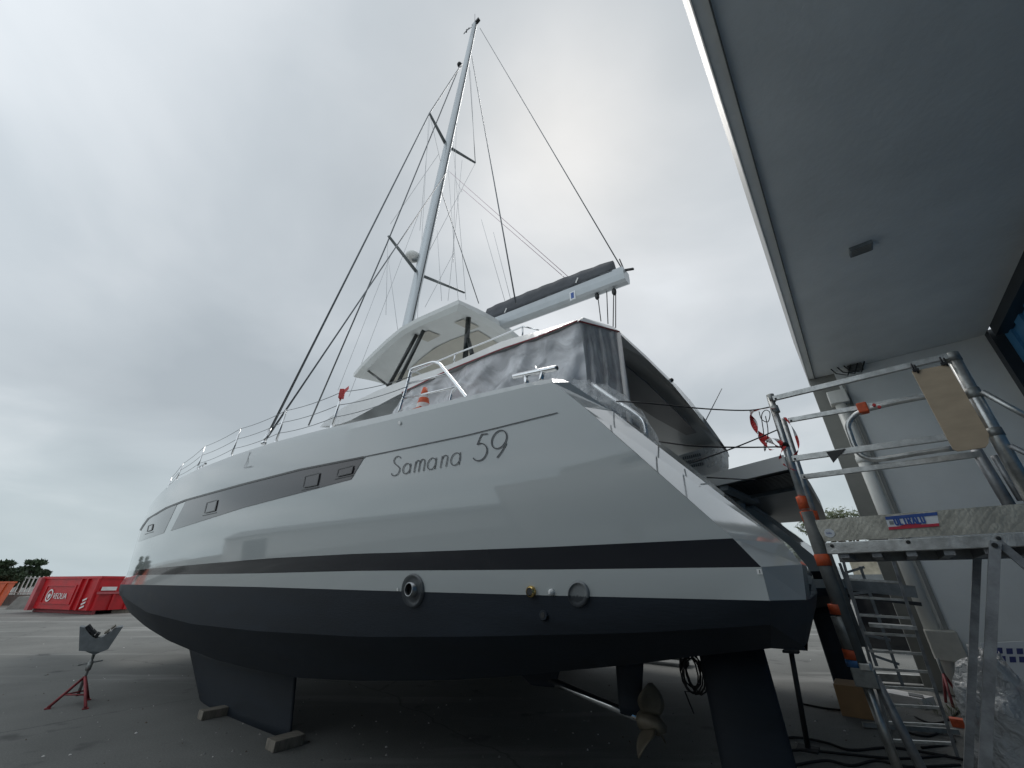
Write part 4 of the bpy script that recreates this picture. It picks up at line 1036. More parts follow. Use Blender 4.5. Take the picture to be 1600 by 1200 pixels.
for y_ in (.08, .9, 1.7, 2.4):
    mb = MB(); mb.bar(Cc(-.06, y_, hh), Cc(-.06, y_, CHt - .75), .12, .11, 'red', up=cy); build('rib', mb, cont)
mb = MB(); mb.bar(Cc(-.1, .0, 1.15), Cc(-.1, cwid, 1.15), .1, .12, 'redpale'); build('end_rail', mb, cont)
mb = MB(); 
for x0, x1, z0, z1 in ((2.4, 5.9, 1.50, 1.58), (2.4, 5.9, .50, .58), (2.4, 2.48, .58, 1.50), (5.82, 5.9, .58, 1.50)):
    if x1 > LB - .4: x1 = LB - .45
    if x0 > LB - .5: x0 = LB - .53
    mb.box(Cc((x0 + x1) / 2, -.025, (z0 + z1) / 2), cx * abs(x1 - x0) / 2, cy * .025, Zv * (z1 - z0) / 2, 'red')
build('side_panel', mb, cont)
# white writing: ring logo and word, drawn as strokes
def txt(body_, size, p, xdir, zdir, m, name, parent=None, ext=.004, space=1.0, shear=0.0, width=None, bold=0.0):
    cu = bpy.data.curves.new(name, 'FONT'); cu.body = body_; cu.size = size; cu.extrude = ext; cu.space_character = space; cu.shear = shear; cu.offset = bold
    to = bpy.data.objects.new(name + '_tmp', cu); COL.objects.link(to); dg = bpy.context.evaluated_depsgraph_get(); me = bpy.data.meshes.new_from_object(to.evaluated_get(dg)); bpy.data.objects.remove(to)
    xd = Vector(xdir).normalized(); zd_ = Vector(zdir).normalized(); nd_ = xd.cross(zd_); mbb = MB(); xm = max(v.co.x for v in me.vertices); kx = width / xm if width else 1.0
    mbb.add([Vector(p) + xd * v.co.x * kx + zd_ * v.co.y + nd_ * v.co.z for v in me.vertices], [tuple(f.vertices) for f in me.polygons], m)
    bpy.data.meshes.remove(me); return build(name, mbb, parent)
mx_ = 4.05
tx = -cx
txt('VEOLIA', .46, Cc(4.65, -.035, .80), tx, Zv, 'whitemark', 'lettering', cont, .01, 1.05, width=1.6)
mb = MB(); c_ = Cc(5.15, -.04, .98)
rg = [[c_ + (tx * math.cos(a) + Zv * math.sin(a)) * r_ for a in [2 * math.pi * k / 24 for k in range(25)]] for r_ in (.36, .27)]; mb.grid(rg, 'whitemark', False)
mb.add([c_ + tx * -.2 + Zv * .02, c_ - Zv * .22, c_ + tx * .2 + Zv * .02, c_ + Zv * .12], [(0, 1, 2, 3)], 'whitemark'); build('emblem', mb, cont)
mb = MB()
for k in range(4): mb.add([Cc(1.0 - .0 * k, -.065, .28 + .2 * k), Cc(.6, -.065, .4 + .2 * k), Cc(.6, -.065, .5 + .2 * k), Cc(1.0, -.065, .38 + .2 * k)], [(0, 1, 2, 3)], 'whitemark') if k < 3 else None
build('chevron', mb, cont)
for y_, hw_ in ((.5, .38), (2.15, .25)): mb = MB(); mb.box(Cc(-.125, y_, 1.38), cy * hw_, cx * .005, Zv * .10, 'whitemark'); build('sticker', mb, cont)
mb = MB(); mb.box(Cc(-.17, 1.35, 1.25), cy * .16, cx * .006, Zv * .18, 'yellowmark'); build('sticker', mb, cont)
txt('417', .3, Cc(-.02, 1.75, 1.62), cy, Zv, 'whitemark', 'lettering', cont, .008)

# orange skip at the left edge, white boxes, fence and low wall
so = gnd(-12, 953); mb = MB(); 
osk = thing('orange_skip', 'orange skip cut off by the left picture edge', 'skip', (so.x, so.y, 0))
a = gnd(0, 949); ad = (gnd(-60, 948) - a).normalized(); bd = Vector((-ad.y, ad.x, 0)); 
bd = Vector((a.x, a.y, 0)).normalized(); bd = (bd + Vector((-.25, 0, 0))).normalized()
mb = MB(); q = [a, a + ad * 4, a + ad * 4 + bd * 2.2, a + bd * 2.2]
for i in range(4):
    j = (i + 1) % 4; o0 = -ad * .0; mb.add([q[i] + Zv * .1, q[j] + Zv * .1, q[j] + Zv * 1.75 + (ad * 0), q[i] + Zv * 1.75 - ad * (.4 if i in (0, 3) else 0)], [(0, 1, 2, 3)], 'rust')
build('body', mb, osk)
mb = MB(); 
for i in range(4): j = (i + 1) % 4; mb.bar(q[i] + Zv * 1.75 - ad * (.4 if i in (0, 3) else 0), q[j] + Zv * 1.75 - ad * (.4 if j in (0, 3) else 0), .12, .12, 'rust')
for k in range(3): mb.bar(a + ad * (.9 + k) - bd * .05 + Zv * .1, a + ad * (.6 + k) - bd * .05 + Zv * 1.7, .1, .1, 'rust', up=ad)
build('frame', mb, osk)
# fence line
fa, fb = gnd(-330, 949.5), gnd(400, 941)
fd = (fb - fa).normalized(); L_f = (fb - fa).length; print('fence', fa, fb, L_f)
mb = MB(); mb.bar(fa + Zv * .4, fb + Zv * .4, .25, .8, 'concrete'); tag(build('low_wall', mb, loc=(fa.x, fa.y, 0)), 'low concrete wall carrying the white railing behind the skips', 'low wall')
fen = thing('fence', 'white picket railing on the low concrete wall behind the red skip', 'fence', (fa.x, fa.y, 0))
FHt = 2.25
mb = MB(); mb.bar(fa + Zv * .95, fb + Zv * .95, .06, .07, 'whitemark'); mb.bar(fa + Zv * (FHt - .15), fb + Zv * (FHt - .15), .06, .07, 'whitemark'); build('rail', mb, fen)
npk = int(L_f / .30); mb = MB()
for i in range(npk): p = fa + fd * (.3 * i); mb.bar(p + Zv * .8, p + Zv * FHt, .07, .07, 'whitemark', up=fd)
tag(build('pickets', mb, fen), kind='stuff')
for k, (u, v, w_, h_, lab) in enumerate(((8, 952, 1.6, .8, 'white angular concrete block at the foot of the wall near the left edge'), (30, 951, 2.0, .55, 'long grey kerb block lying beside the red skip'))):
    p = gnd(u, v); mb = MB(); mb.prism([p, p + fd * w_, p + fd * w_ * .9 + Zv * h_, p + fd * w_ * .25 + Zv * h_], Vector((fd.y, -fd.x, 0)) * -.8, 'concrete'); tag(build('concrete_block', mb, loc=(p.x, p.y, 0)), lab, 'concrete block')
p = gnd(188, 957); mb = MB(); mb.box(p + Zv * .12, BD * .9, BM * .6, Zv * .12, 'wood'); 
mb.tube([p + Zv * .4 - BM * .5, p + Zv * .5 + BM * .4 + BD * .3], .18, 'whitemark', 10); mb.tube([p + Zv * .35 + BD * .4 - BM * .4, p + Zv * .35 + BM * .5 + BD * .5], .14, 'grey', 10)
tag(build('pallet_load', mb, loc=(p.x, p.y, 0)), 'low pallet with pale bundles beyond the red skip by the bow', 'pallet')

mb = MB(); rr = random.Random(11)
for k in range(420):
    p = gnd(rr.uniform(0, 1500), 960 + 235 * rr.random() ** .7); q_ = rr.uniform(.006, .020); an = rr.uniform(0, 3.1)
    e1_ = Vector((math.cos(an), math.sin(an), 0)) * q_; e2_ = Vector((-math.sin(an), math.cos(an), 0)) * q_ * rr.uniform(.5, .9)
    mb.add([p + e1_, p + e2_, p - e1_, p - e2_, p + Vector((0, 0, q_ * .8))], [(0, 1, 4), (1, 2, 4), (2, 3, 4), (3, 0, 4)], rr.choice(['concrete', 'whitetape', 'sleeve', 'bark', 'concrete']))
tag(build('grit', mb, recalc=False), 'small stone chips and crumbs scattered over the asphalt', 'grit', kind='stuff')

# ------------------------------------------------------------------ trees
def tree(name, label, base, h, crown_c, spread, m, n_, leaf, seed, trunk_r=.18, cat='tree'):
    rnd = random.Random(seed); base = Vector(base); t = thing(name, label, cat, base)
    mb = MB(); pts_ = [base + Vector((rnd.uniform(-.1, .1) * i, rnd.uniform(-.1, .1) * i, h * .8 * i / 5)) for i in range(6)]
    mb.tube(pts_, [trunk_r * (1 - .14 * i) for i in range(6)], 'bark', 8)
    cl = []
    for (dx, dz, r_) in crown_c:
        for _ in range(2):
            c_ = base + Vector((dx * spread + rnd.uniform(-.3, .3), rnd.uniform(-.5, .5) * spread, dz * h)); cl.append((c_, r_ * spread))
            mb.tube([pts_[min(5, 2 + int(dz * 3))], lerp(pts_[3], c_, .6) + Zv * -.1, c_], [trunk_r * .4, trunk_r * .25, trunk_r * .1], 'bark', 5)
    build('trunk', mb, t)
    mb = MB()
    for _ in range(n_):
        c_, r_ = rnd.choice(cl); d = Vector((rnd.gauss(0, 1), rnd.gauss(0, 1), rnd.gauss(0, .55))); d = d.normalized() * r_ * rnd.random() ** .45; d.z *= .55; p = c_ + d
        a = Vector((rnd.gauss(0, 1), rnd.gauss(0, 1), rnd.gauss(0, 1))).normalized(); b = a.orthogonal().normalized(); L1 = leaf * rnd.uniform(.6, 1.4); L2 = L1 * .35
        mb.add([p - a * L1 * .5, p + b * L2 * .5, p + a * L1 * .5, p - b * L2 * .5], [(0, 1, 2, 3)], m)
    tag(build('crown', mb, t, recalc=False)); return t
dist = 62.0
def far(u, d_): r = ray(u, 912); r.z = 0; r.normalize(); return r * d_
pc = [(-.9, .66, .45), (-.45, .82, .42), (.30, 1.0, .42), (.15, .84, .4), (.6, .74, .5), (.95, .62, .38), (0, .62, .6), (-.6, .50, .5), (.4, .48, .55)]
tree('pine_tree', 'wind-shaped dark pine above the white railing, left of the red skip', far(36, dist), 3.45, pc, 1.15, 'leaf', 5200, .38, 3)
tree('pine_tree', 'dark pine cut off by the left picture edge', far(-6, dist - 4), 3.2, pc, 1.15, 'leaf', 4200, .38, 5)
tree('broadleaf_tree', 'sparse green tree beyond the wing wall, over the scaffold deck', hit(1312, 810, HP * 26, HP) * Vector((1, 1, 0)), hit(1312, 797, HP * 26, HP).z / 1.03, [(-.7, .9, .45), (0, .95, .5), (.7, .9, .5), (.2, .75, .6)] if False else [(-.8, .86, .5), (-.2, .96, .45), (.5, .9, .5), (0, .78, .7)], 1.8, 'leaf2', 3800, .2, 9)

# ------------------------------------------------------------------ scaffold access platform
SD, _s = frame(-48.6); SN, _n = frame(41.4)
def tube_len(): pass
pp = EYEV + ray(1275, 830).normalized() * 0 + ray(1275, 830) * 2.9
F0 = pp.dot(SN); F1 = F0 + .62
def S0(u, v, d=0.0): return hit(u, v, SN * (F0 + d), SN)
def S1(u, v, d=0.0): return hit(u, v, SN * (F1 + d), SN)
print('scaffold', F0, S0(1275, 830), S0(1600, 790), S0(1205, 622), S1(1225, 655), S0(1400, 1190))
sb = S0(1275, 830)
scaf = thing('access_platform', 'aluminium work platform with guard rails and a blue, white and red maker plate', 'work platform', (sb.x, sb.y, 0))
# poles
def vtube(mb, u0, v0, u1, v1, SF, r_, m, n_=14): mb.tube([SF(u0, v0), SF(u1, v1)], r_, m, n_)
def pole(name, u0, v0, u1, v1, SF, r_, m, parent=scaf): mb = MB(); vtube(mb, u0, v0, u1, v1, SF, r_, m); return build(name, mb, parent)
pl1 = pole('post', 1203, 620, 1264, 812, S0, .026, 'alu')
for q_ in ((1203, 617, 1207, 628, S0, .029), (1209, 635, 1213, 645, S0, .031)): mb = MB(); vtube(mb, *q_, 'galv'); build('post_cap', mb, pl1)
low = pole('lower_post', 1260, 800, 1352, 1062, S0, .042, 'sleeve')
for q_ in ((1251, 776, 1257, 795, S0, .034), (1258, 799, 1264, 816, S0, .037)): mb = MB(); vtube(mb, *q_, 'orange'); build('orange_collar', mb, pl1)
for q_ in ((1283, 866, 1289, 884, S0, .046), (1305, 944, 1310, 960, S0, .046), (1329, 1015, 1333, 1030, S0, .046)): mb = MB(); vtube(mb, *q_, 'orange'); build('orange_collar', mb, low)
mb = MB(); vtube(mb, 1333, 1031, 1337, 1042, S0, .046, 'bluep'); build('blue_tape_band', mb, low)
mb = MB(); vtube(mb, 1310, 963, 1329, 1014, S0, .045, 'galv'); build('clear_sleeve', mb, low)
mb = MB(); c_ = S0(1352, 1058); mb.box(c_, SD * .06, SN * .05, Zv * .05, 'galv'); mb.box(c_ - SD * .02 + Zv * .06, SD * .03, SN * .06, Zv * .02, 'alu'); build('clamp', mb, low, bevel=.006)
pole('leg', 1350, 1060, 1408, 1215, S0, .026, 'alu'); pole('leg', 1366, 1056, 1452, 1225, S0, .026, 'aludull')
pl2 = pole('post', 1223, 655, 1286, 850, S1, .026, 'alu')
pole('lower_post', 1286, 850, 1345, 1010, S1, .036, 'sleeve')
mb = MB(); vtube(mb, 1268, 799, 1273, 815, S1, .04, 'orange'); build('orange_collar', mb, pl2)
pr1 = pole('post', 1488, 558, 1615, 785, S0, .036, 'alu'); 
for q_ in ((1516, 608, 1524, 622, S0, .041), (1550, 670, 1557, 682, S0, .041), (1485, 553, 1492, 565, S0, .040)): mb = MB(); vtube(mb, *q_, 'galv'); build('post_cap', mb, pr1)
pole('post', 1525, 703, 1580, 794, S1, .033, 'aludull'); pole('post', 1553, 712, 1596, 782, S1, .02, 'aludull')
# rails
def rail(u0, v0, u1, v1, SF, h_, m, d=-.02, name='guard_rail'):
    mb = MB(); mb.bar(SF(u0, v0, d), SF(u1, v1, d), .026, h_, m); a = SF(u0 + 4, v0, d - .016); mb.tube([a, a - SN * .006], .009, 'black', 8); return build(name, mb, scaf, bevel=.004)
rail(1208, 623, 1484, 556, S0, .042, 'alu'); rail(1232, 657, 1446, 618.5, S1, .042, 'alu'); rail(1238, 717, 1482, 683, S0, .044, 'alu'); rail(1253, 745.5, 1534, 709, S1, .044, 'alu')
mb = MB(); mb.tube([S1(u, v, -.05) for u, v in smooth([(1452, 619), (1400, 629), (1352, 641), (1334, 650), (1325, 664), (1329, 680), (1336, 698), (1346, 711), (1362, 717), (1382, 717), (1430, 709), (1492, 700)], 4)], .02, 'alu', 12); build('hoop_rail', mb, scaf)
mb = MB(); c_ = S1(1348, 638, -.05); mb.box(c_, SD * .035, SN * .04, Zv * .045, 'orange'); build('orange_clamp', mb, scaf, bevel=.01)
mb = MB(); 
for u, v in ((1366, 634), (1374, 637)): c_ = S1(u, v, -.06); mb.tube([c_, c_ - SN * .03], .012, 'redtape', 8)
build('rail_pin', mb, scaf)
mb = MB(); c_ = S0(1305, 706, -.045); mb.prism([S0(1291, 706, -.045), S0(1321, 701, -.045), S0(1302, 723, -.045)], SN * .01, 'black'); build('black_strap', mb, scaf)
mb = MB(); mb.tube([S0(1534, 612, -.03), S0(1640, 670, -.03)], .017, 'alu', 10); mb.tube([S0(1578, 696, -.03), S0(1640, 727, -.03)], .015, 'aludull', 10); build('side_rail', mb, scaf)
# deck: toe board, sill, plate, cross members
mb = MB(); tb_ = [S0(1272, 813, -.02), S0(1640, 783.5, -.02), S0(1640, 828.5, -.02), S0(1288, 846, -.02)]
mb.prism(tb_, SN * .02, 'checker'); toe = build('toe_board', mb, scaf)
mb = MB(); s0_, s1_ = S0(1290, 851), S0(1640, 839); mb.prism([S0(1288, 848, -.03), S0(1640, 831, -.03), S0(1640, 852, -.03), S0(1293, 866, -.03)], SN * .05, 'alu')
for u, v in ((1300, 853), (1419, 847), (1560, 841)): c_ = S0(u, v, -.035); mb.tube([c_, c_ - SN * .008], .012, 'black', 8)
build('sill_beam', mb, scaf, bevel=.004)
mb = MB(); a, b = S0(1293, 857), S0(1640, 843); mb.prism([a, b, b + SN * .62, a + SN * .62], Zv * .03, 'aludull'); 
for k in range(6): c_ = lerp(a, b, .08 + .17 * k); mb.bar(c_ - Zv * .035, c_ + SN * .6 - Zv * .035, .05, .06, 'aludull')
mb.bar(a + SN * .62 - Zv * .02, b + SN * .62 - Zv * .02, .04, .1, 'aludull')
build('deck_plate', mb, scaf)
# maker plate on the toe board
def TP(u, v, d=-.026): return S0(u, v, d)
mb = MB(); mb.add([TP(1383, 807.5), TP(1464, 800), TP(1468, 822), TP(1389, 828)], [(0, 1, 2, 3)], 'signwhite')
mb.add([TP(1383, 807.5, -.029), TP(1464, 800, -.029), TP(1465, 805, -.029), TP(1384, 812.3, -.029)], [(0, 1, 2, 3)], 'signblue')
mb.add([TP(1388, 823.5, -.029), TP(1467, 817.5, -.029), TP(1468, 822, -.029), TP(1389, 828, -.029)], [(0, 1, 2, 3)], 'signred')
mb.add([TP(1404, 822.5, -.028), TP(1440, 819.5, -.028), TP(1436, 817, -.028), TP(1416, 818.5, -.028)], [(0, 1, 2, 3)], 'signred')
mb.add([TP(1389, 814.5, -.028), TP(1396, 814, -.028), TP(1397, 819.5, -.028), TP(1390.5, 820, -.028)], [(0, 1, 2, 3)], 'grey')
sg = build('maker_plate', mb, toe, recalc=False)
p0 = TP(1400, 820.0, -.031); xd = (TP(1450, 816.5, -.030) - p0); zdir = Zv
LET = {'U': [[(0, 1), (0, .15), (.15, 0), (.45, 0), (.6, .15), (.6, 1)]], 'L': [[(0, 1), (0, 0), (.5, 0)]], 'T': [[(0, 1), (.7, 1)], [(.35, 1), (.35, 0)]],
 'R': [[(0, 0), (0, 1), (.45, 1), (.58, .85), (.58, .65), (.45, .5), (0, .5)], [(.3, .5), (.6, 0)]], 'A': [[(0, 0), (.33, 1), (.66, 0)], [(.12, .35), (.54, .35)]]}
xu = xd.normalized(); hx = .044; xk = xd.length / 5.75; x_ = 0.0; mbL = MB()
for ch in 'ULTRALU':
    for st in LET[ch]:
        for (xa, ya), (xb, yb) in zip(st, st[1:]):
            xa *= .84; xb *= .84; a = p0 + xu * (x_ + xa) * xk + Zv * ya * hx; b = p0 + xu * (x_ + xb) * xk + Zv * yb * hx; e_ = (b - a).normalized() * .003; mbL.bar(a - e_, b + e_, .002, .0085, 'signblue', up=SN.cross((b - a).normalized()))
    x_ += {'T': .84, 'L': .70, 'A': .84}.get(ch, .86)
build('lettering', mbL, toe)
mb = MB(); c_ = S0(1296, 833, -.022); mb.tube([c_, c_ - SN * .003], .03, 'signwhite', 20); build('round_sticker', mb, toe)
txt('Info', .02, c_ - SN * .005 - (-SD) * 0 + SD * .018 - Zv * .006, -SD, Zv, 'signblue', 'lettering', toe, .0005)
# props below
mb = MB(); mb.bar(S0(1555, 846, -.05), S0(1538, 1215, -.05), .045, .03, 'aludull', up=SN); build('prop', mb, scaf)
mb = MB(); mb.bar(S1(1527, 866), S1(1512, 1215), .04, .03, 'aludull', up=SN); build('prop', mb, scaf)
mb = MB(); mb.bar(S0(1558, 846, -.02), S0(1640, 915, -.02), .04, .03, 'aludull', up=SN); build('brace', mb, scaf)
mb = MB(); c_ = S0(1554, 852, -.07); mb.tube([c_, c_ - SN * .01], .014, 'black', 8); build('bolt', mb, scaf)
# plywood board hung on the rails
mb = MB(); bd_ = [(1424.6, 580), (1482, 569), (1545, 678), (1545, 692), (1540, 699), (1496.5, 705), (1489, 702)]
mb.prism([S0(u, v, -.05) for u, v in bd_], SN * .014, 'ply')
tag(build('plywood_board', mb, loc=S0(1485, 640)), 'angled plywood board hanging on the platform guard rails', 'plywood board')
mb = MB()
for u, v in ((1427, 575), (1432, 577), (1472, 565), (1478, 566)): c_ = S0(u, v, -.06); mb.tube([c_ - Zv * .03, c_ + Zv * .035], .005, 'rope', 6)
mb.bar(S0(1426, 579, -.062), S0(1436, 577, -.062), .01, .02, 'rope'); mb.bar(S0(1470, 569, -.062), S0(1480, 567, -.062), .01, .02, 'rope')
tag(build('cable_ties', mb, loc=S0(1450, 570)), 'black cable ties fixing the plywood board to the top rail', 'cable ties')

# barrier tape and ropes tied to the left post
def ropeobj(name, pts_, r_, m, label, cat, k=5):
    mb = MB(); mb.tube([Vector(p) for p in smooth([tuple(p) for p in pts_], k)], r_, m, 6); return tag(build(name, mb, loc=pts_[0]), label, cat)
ropeobj('rope', [BW(963, 627, HC - .25), BW(1012, 630, HC - .4), lerp(BW(1012, 630, HC - .4), S0(1165, 639), .55) - Zv * .02, S0(1172, 641), S0(1211, 634)], .0055, 'rope', 'upper black rope from the stern coaming to the scaffold post', 'rope')
ropeobj('rope', [BW(1030, 690, HC - .3), BW(1090, 697, HC - .5), lerp(BW(1090, 697, HC - .5), S0(1200, 700), .6), S0(1226, 698)], .0055, 'rope', 'middle black rope running level to the scaffold post', 'rope')
ropeobj('rope', [BW(1078, 724, HC - .3), lerp(BW(1078, 724, HC - .3), S0(1216, 671), .5) - Zv * .01, S0(1216, 671)], .005, 'rope', 'black rope slanting up from the stern to the scaffold post', 'rope')
ropeobj('rope', [BW(1105, 746, HC - .3), BW(1160, 749, HC + 1.0), BW(1180, 749.5, HC + 1.2)], .005, 'rope', 'lowest black rope lying across the stern platform edge', 'rope')
ropeobj('wire_loop', [S0(1186, 643, -.03), S0(1190, 655, -.04), S0(1200, 659, -.03), S0(1203, 645, -.03), S0(1196, 641, -.03), S0(1190, 650, -.05), S0(1193, 675, -.04), S0(1195, 705, -.03), S0(1200, 675, -.05), S0(1196, 650, -.04)], .0035, 'rope', 'loops of thin black cord hanging in the barrier tape', 'cord')
def tape_strip(mb, pts_, w_, mats_):
    L2 = smooth([tuple(p) for p in pts_], 6); L2 = [Vector(p) for p in L2]
    for i in range(len(L2) - 1):
        a, b = L2[i], L2[i + 1]; tw = i * .35; wv = (SD * math.cos(tw) * .8 + SN * math.sin(tw) * .6 + Zv * .25) * w_ / 2
        tw2 = (i + 1) * .35; wv2 = (SD * math.cos(tw2) * .8 + SN * math.sin(tw2) * .6 + Zv * .25) * w_ / 2
        mb.add([a - wv, a + wv, b + wv2, b - wv2], [(0, 1, 2, 3)], mats_[(i // 4) % len(mats_)])
mb = MB()
tape_strip(mb, [S0(1212, 638, -.03), S0(1190, 640, -.04), S0(1175, 645, -.04), S0(1178, 660, -.05), S0(1188, 678, -.04), S0(1205, 690, -.05), S0(1220, 700, -.04)], .06, ['redtape', 'whitetape', 'redtape'])
tape_strip(mb, [S0(1175, 642, -.05), S0(1174, 655, -.06), S0(1183, 675, -.05), S0(1192, 690, -.04), S0(1205, 703, -.05), S0(1224, 694, -.04)], .045, ['whitetape', 'redtape', 'redtape'])
tape_strip(mb, [S0(1226, 697, -.04), S0(1219, 712, -.05), S0(1224, 725, -.04), S0(1242, 735, -.05)], .03, ['redtape', 'redtape', 'whitetape'])
tape_strip(mb, [S0(1192, 684, -.05), S0(1212, 686, -.04), S0(1222, 694, -.05)], .04, ['redtape', 'whitetape'])
tag(build('barrier_tape', mb, loc=S0(1190, 660), recalc=False), 'tangled red and white barrier tape tied to the left scaffold post', 'barrier tape')
mb = MB(); tape_strip(mb, [S1(1226, 652, -.04), S1(1240, 672, -.05), S1(1248, 700, -.04), S1(1238, 715, -.05)], .03, ['redtape', 'whitetape', 'redtape'])
tag(build('barrier_tape', mb, loc=S1(1240, 680), recalc=False), 'short red and white tape strip on the second scaffold post', 'barrier tape')
mb = MB(); vtube(mb, 1224, 693, 1228, 700, S0, .032, 'rope'); tag(build('rope_binding', mb, loc=S0(1226, 697)), 'black rope binding wound round the left scaffold post', 'rope binding')

# ------------------------------------------------------------------ clutter beyond the platform
lad = thing('ladder', 'aluminium ladder leaning below the platform with one broad tread', 'ladder', gnd(1430, 1150))
LPz = gnd(1440, 1175); LN = HP
def LD(u, v, d=0.0): return hit(u, v, LPz + HP * d, (HP * .9 + Zv * .12).normalized())
for nm, a, b in (('stile', (1318, 878), (1402, 1190)), ('stile', (1394, 872), (1502, 1200))):
    mb = MB(); mb.bar(LD(*a), LD(*b), .03, .07, 'aludull', up=HP); build(nm, mb, lad)
for k in range(11):
    v = 905 + k * 28; t = (v - 878) / 312; ul = lerp(1318, 1402, t); t2 = (v - 872) / 328; ur = lerp(1394, 1502, t2 + .02)
    mb = MB(); mb.bar(LD(ul, v), LD(ur, v + 5), .035, .025, 'alu'); build('rung', mb, lad)
mb = MB(); mb.bar(LD(1358, 976), LD(1432, 981), .22, .035, 'alu'); build('tread', mb, lad)
lad2 = thing('step_ladder', 'dull dark scaffold ladder standing behind the aluminium ladder', 'ladder', gnd(1400, 1120))
def LE(u, v, d=.9): return LD(u, v, d)
for a, b in (((1312, 880), (1370, 1040)), ((1344, 885), (1412, 1075))):
    mb = MB(); mb.bar(LE(*a), LE(*b), .035, .05, 'grey', up=HP); build('stile', mb, lad2)
for k in range(5):
    t = k / 5 + .1; mb = MB(); mb.bar(LE(lerp(1312, 1370, t), lerp(880, 1040, t)), LE(lerp(1344, 1412, t), lerp(885, 1075, t) - 18), .03, .03, 'grey'); build('rung', mb, lad2)
mb = MB(); a, b = hit(1310, 912, HP * 9, HP), hit(1432, 925, HP * 9, HP); mb.bar(a, b, .1, .16, 'grey'); mb.bar(a - Zv * .16, b - Zv * .16, .1, .05, 'doorframe')
tag(build('steel_trestle', mb, loc=Vector((a.x, a.y, 0))), 'dark steel trestle beam crossing behind the ladders', 'trestle')
mb = MB(); a, b = gnd(1385, 1092), gnd(1455, 1106); mb.bar(a + Zv * .06, b + Zv * .06, .35, .12, 'whitetape')
for k in range(6): p = lerp(a, b, .62 + .055 * k); mb.bar(p - HP * .12 + Zv * .123, p + HP * .12 + Zv * .123, .03, .01, 'black')
tag(build('drain_channel', mb, loc=a), 'white slotted drain channel lying at the foot of the ladder', 'drain channel')
mb = MB(); a, b = gnd(1330, 1065), gnd(1490, 1075); mb.bar(a + Zv * .1, b + Zv * .1, .12, .12, 'galv'); tag(build('steel_tube', mb, loc=a), 'long galvanised tube lying across behind the ladder', 'tube')
mb = MB(); a, b = gnd(1350, 1138), gnd(1500, 1150); mb.bar(a + Zv * .04, b + Zv * .04, .05, .05, 'galv'); tag(build('steel_tube', mb, loc=a), 'thin galvanised tube lying in front of the ladder foot', 'tube')
mb = MB(); a = gnd(1495, 1118); rr = random.Random(3)
for k in range(160):
    p = a + Vector((rr.uniform(-.3, .3), rr.uniform(-.2, .2), 0)); d = Vector((rr.gauss(0, .4), rr.gauss(0, .4), 1)).normalized() * rr.uniform(.06, .2); w_ = d.orthogonal().normalized() * .012
    mb.add([p, p + d * .5 + w_, p + d, p + d * .5 - w_], [(0, 1, 2, 3)], 'greenweed')
tag(build('weeds', mb, loc=a, recalc=False), 'green weeds sprouting at the foot of the downpipe', 'weeds', kind='stuff')
mb = MB(); a = gnd(1515, 1138); mb.box(a + Zv * .04, HQ * .16, HP * .06, Zv * .05, 'orange'); tag(build('plastic_block', mb, loc=a, bevel=.01), 'small orange plastic block on the ground between ladder and prop', 'block')
# shore prop under the bridge deck
mb = MB(); a = gnd(1263, 1172); b = hit(1236, 1018, a, BM); mb.tube([a, b], .028, 'rubber', 10); mb.box(a + Zv * .01, BD * .1, BM * .1, Zv * .01, 'rubber'); mb.box(b, BD * .08, BM * .08, Zv * .012, 'rubber')
tag(build('shore_prop', mb, loc=a), 'thin black prop standing under the stern between the hulls', 'prop')
# far yard items seen under and past the stern
def upright(u, v): p = gnd(u, v); return p
p = hit(1400, 1000, HP * 20, HP); 
for nm, lab, cat, (u0, v0, u1, v1), dd, m_, th_ in (
    ('stone_wall', 'limestone wall seen under the platform', 'wall', (1320, 858, 1470, 912), 24, 'stone', .5),
    ('dark_cabin', 'dark storage cabin behind the scaffold ladders', 'cabin', (1322, 906, 1384, 1010), 17, 'glassdark', 1.2),
    ('cream_sheet_fence', 'cream corrugated sheet fence between ladder and downpipe', 'fence', (1360, 918, 1425, 978), 19, 'cream', .1)):
    a = hit(u0, v0, HP * dd, HP); b = hit(u1, v0, HP * dd, HP); c = hit((u0 + u1) / 2, v1, HP * dd, HP); zl = max(0.0, c.z)
    mb = MB()
    if nm == 'cream_sheet_fence':
        nn_ = 24
        for i in range(nn_): x_ = lerp(a, b, (i + .5) / nn_); x_ = Vector((x_.x, x_.y, 0)); mb.box(x_ + Zv * a.z / 2 + HP * (.04 * (i % 2)), (b - a) * Vector((1, 1, 0)) / nn_ / 2, HP * .03, Zv * (a.z / 2), m_)
    else:
        mb.prism([Vector((a.x, a.y, 0)), Vector((b.x, b.y, 0)), Vector((b.x, b.y, a.z)), Vector((a.x, a.y, a.z))], HP * th_, m_)
        if nm == 'dark_cabin': mb.bar(Vector((a.x, a.y, a.z + .06)) - HP * .1 - HQ * -.3, Vector((b.x, b.y, a.z + .06)) - HP * .1 - HQ * 1.2, .25, .16, 'grey')
    tag(build(nm, mb, loc=(a.x, a.y, 0)), lab, cat)
# red jack beside the pipe
jb = gnd(1500, 1100); mb = MB(); rj = thing('red_jack', 'small red tripod jack at the foot of the downpipe', 'jack', jb)
apx = hit(1474, 1052, jb, HP)
for u, v in ((1478, 1098), (1502, 1092), (1490, 1106)):
    f_ = gnd(u, v); mb = MB(); mb.tube([f_, apx], .018, 'redpaint', 6); build('leg', mb, rj)
mb = MB(); mb.tube([apx - Zv * .1, apx + Zv * .2], .02, 'galv', 8); build('screw', mb, rj)
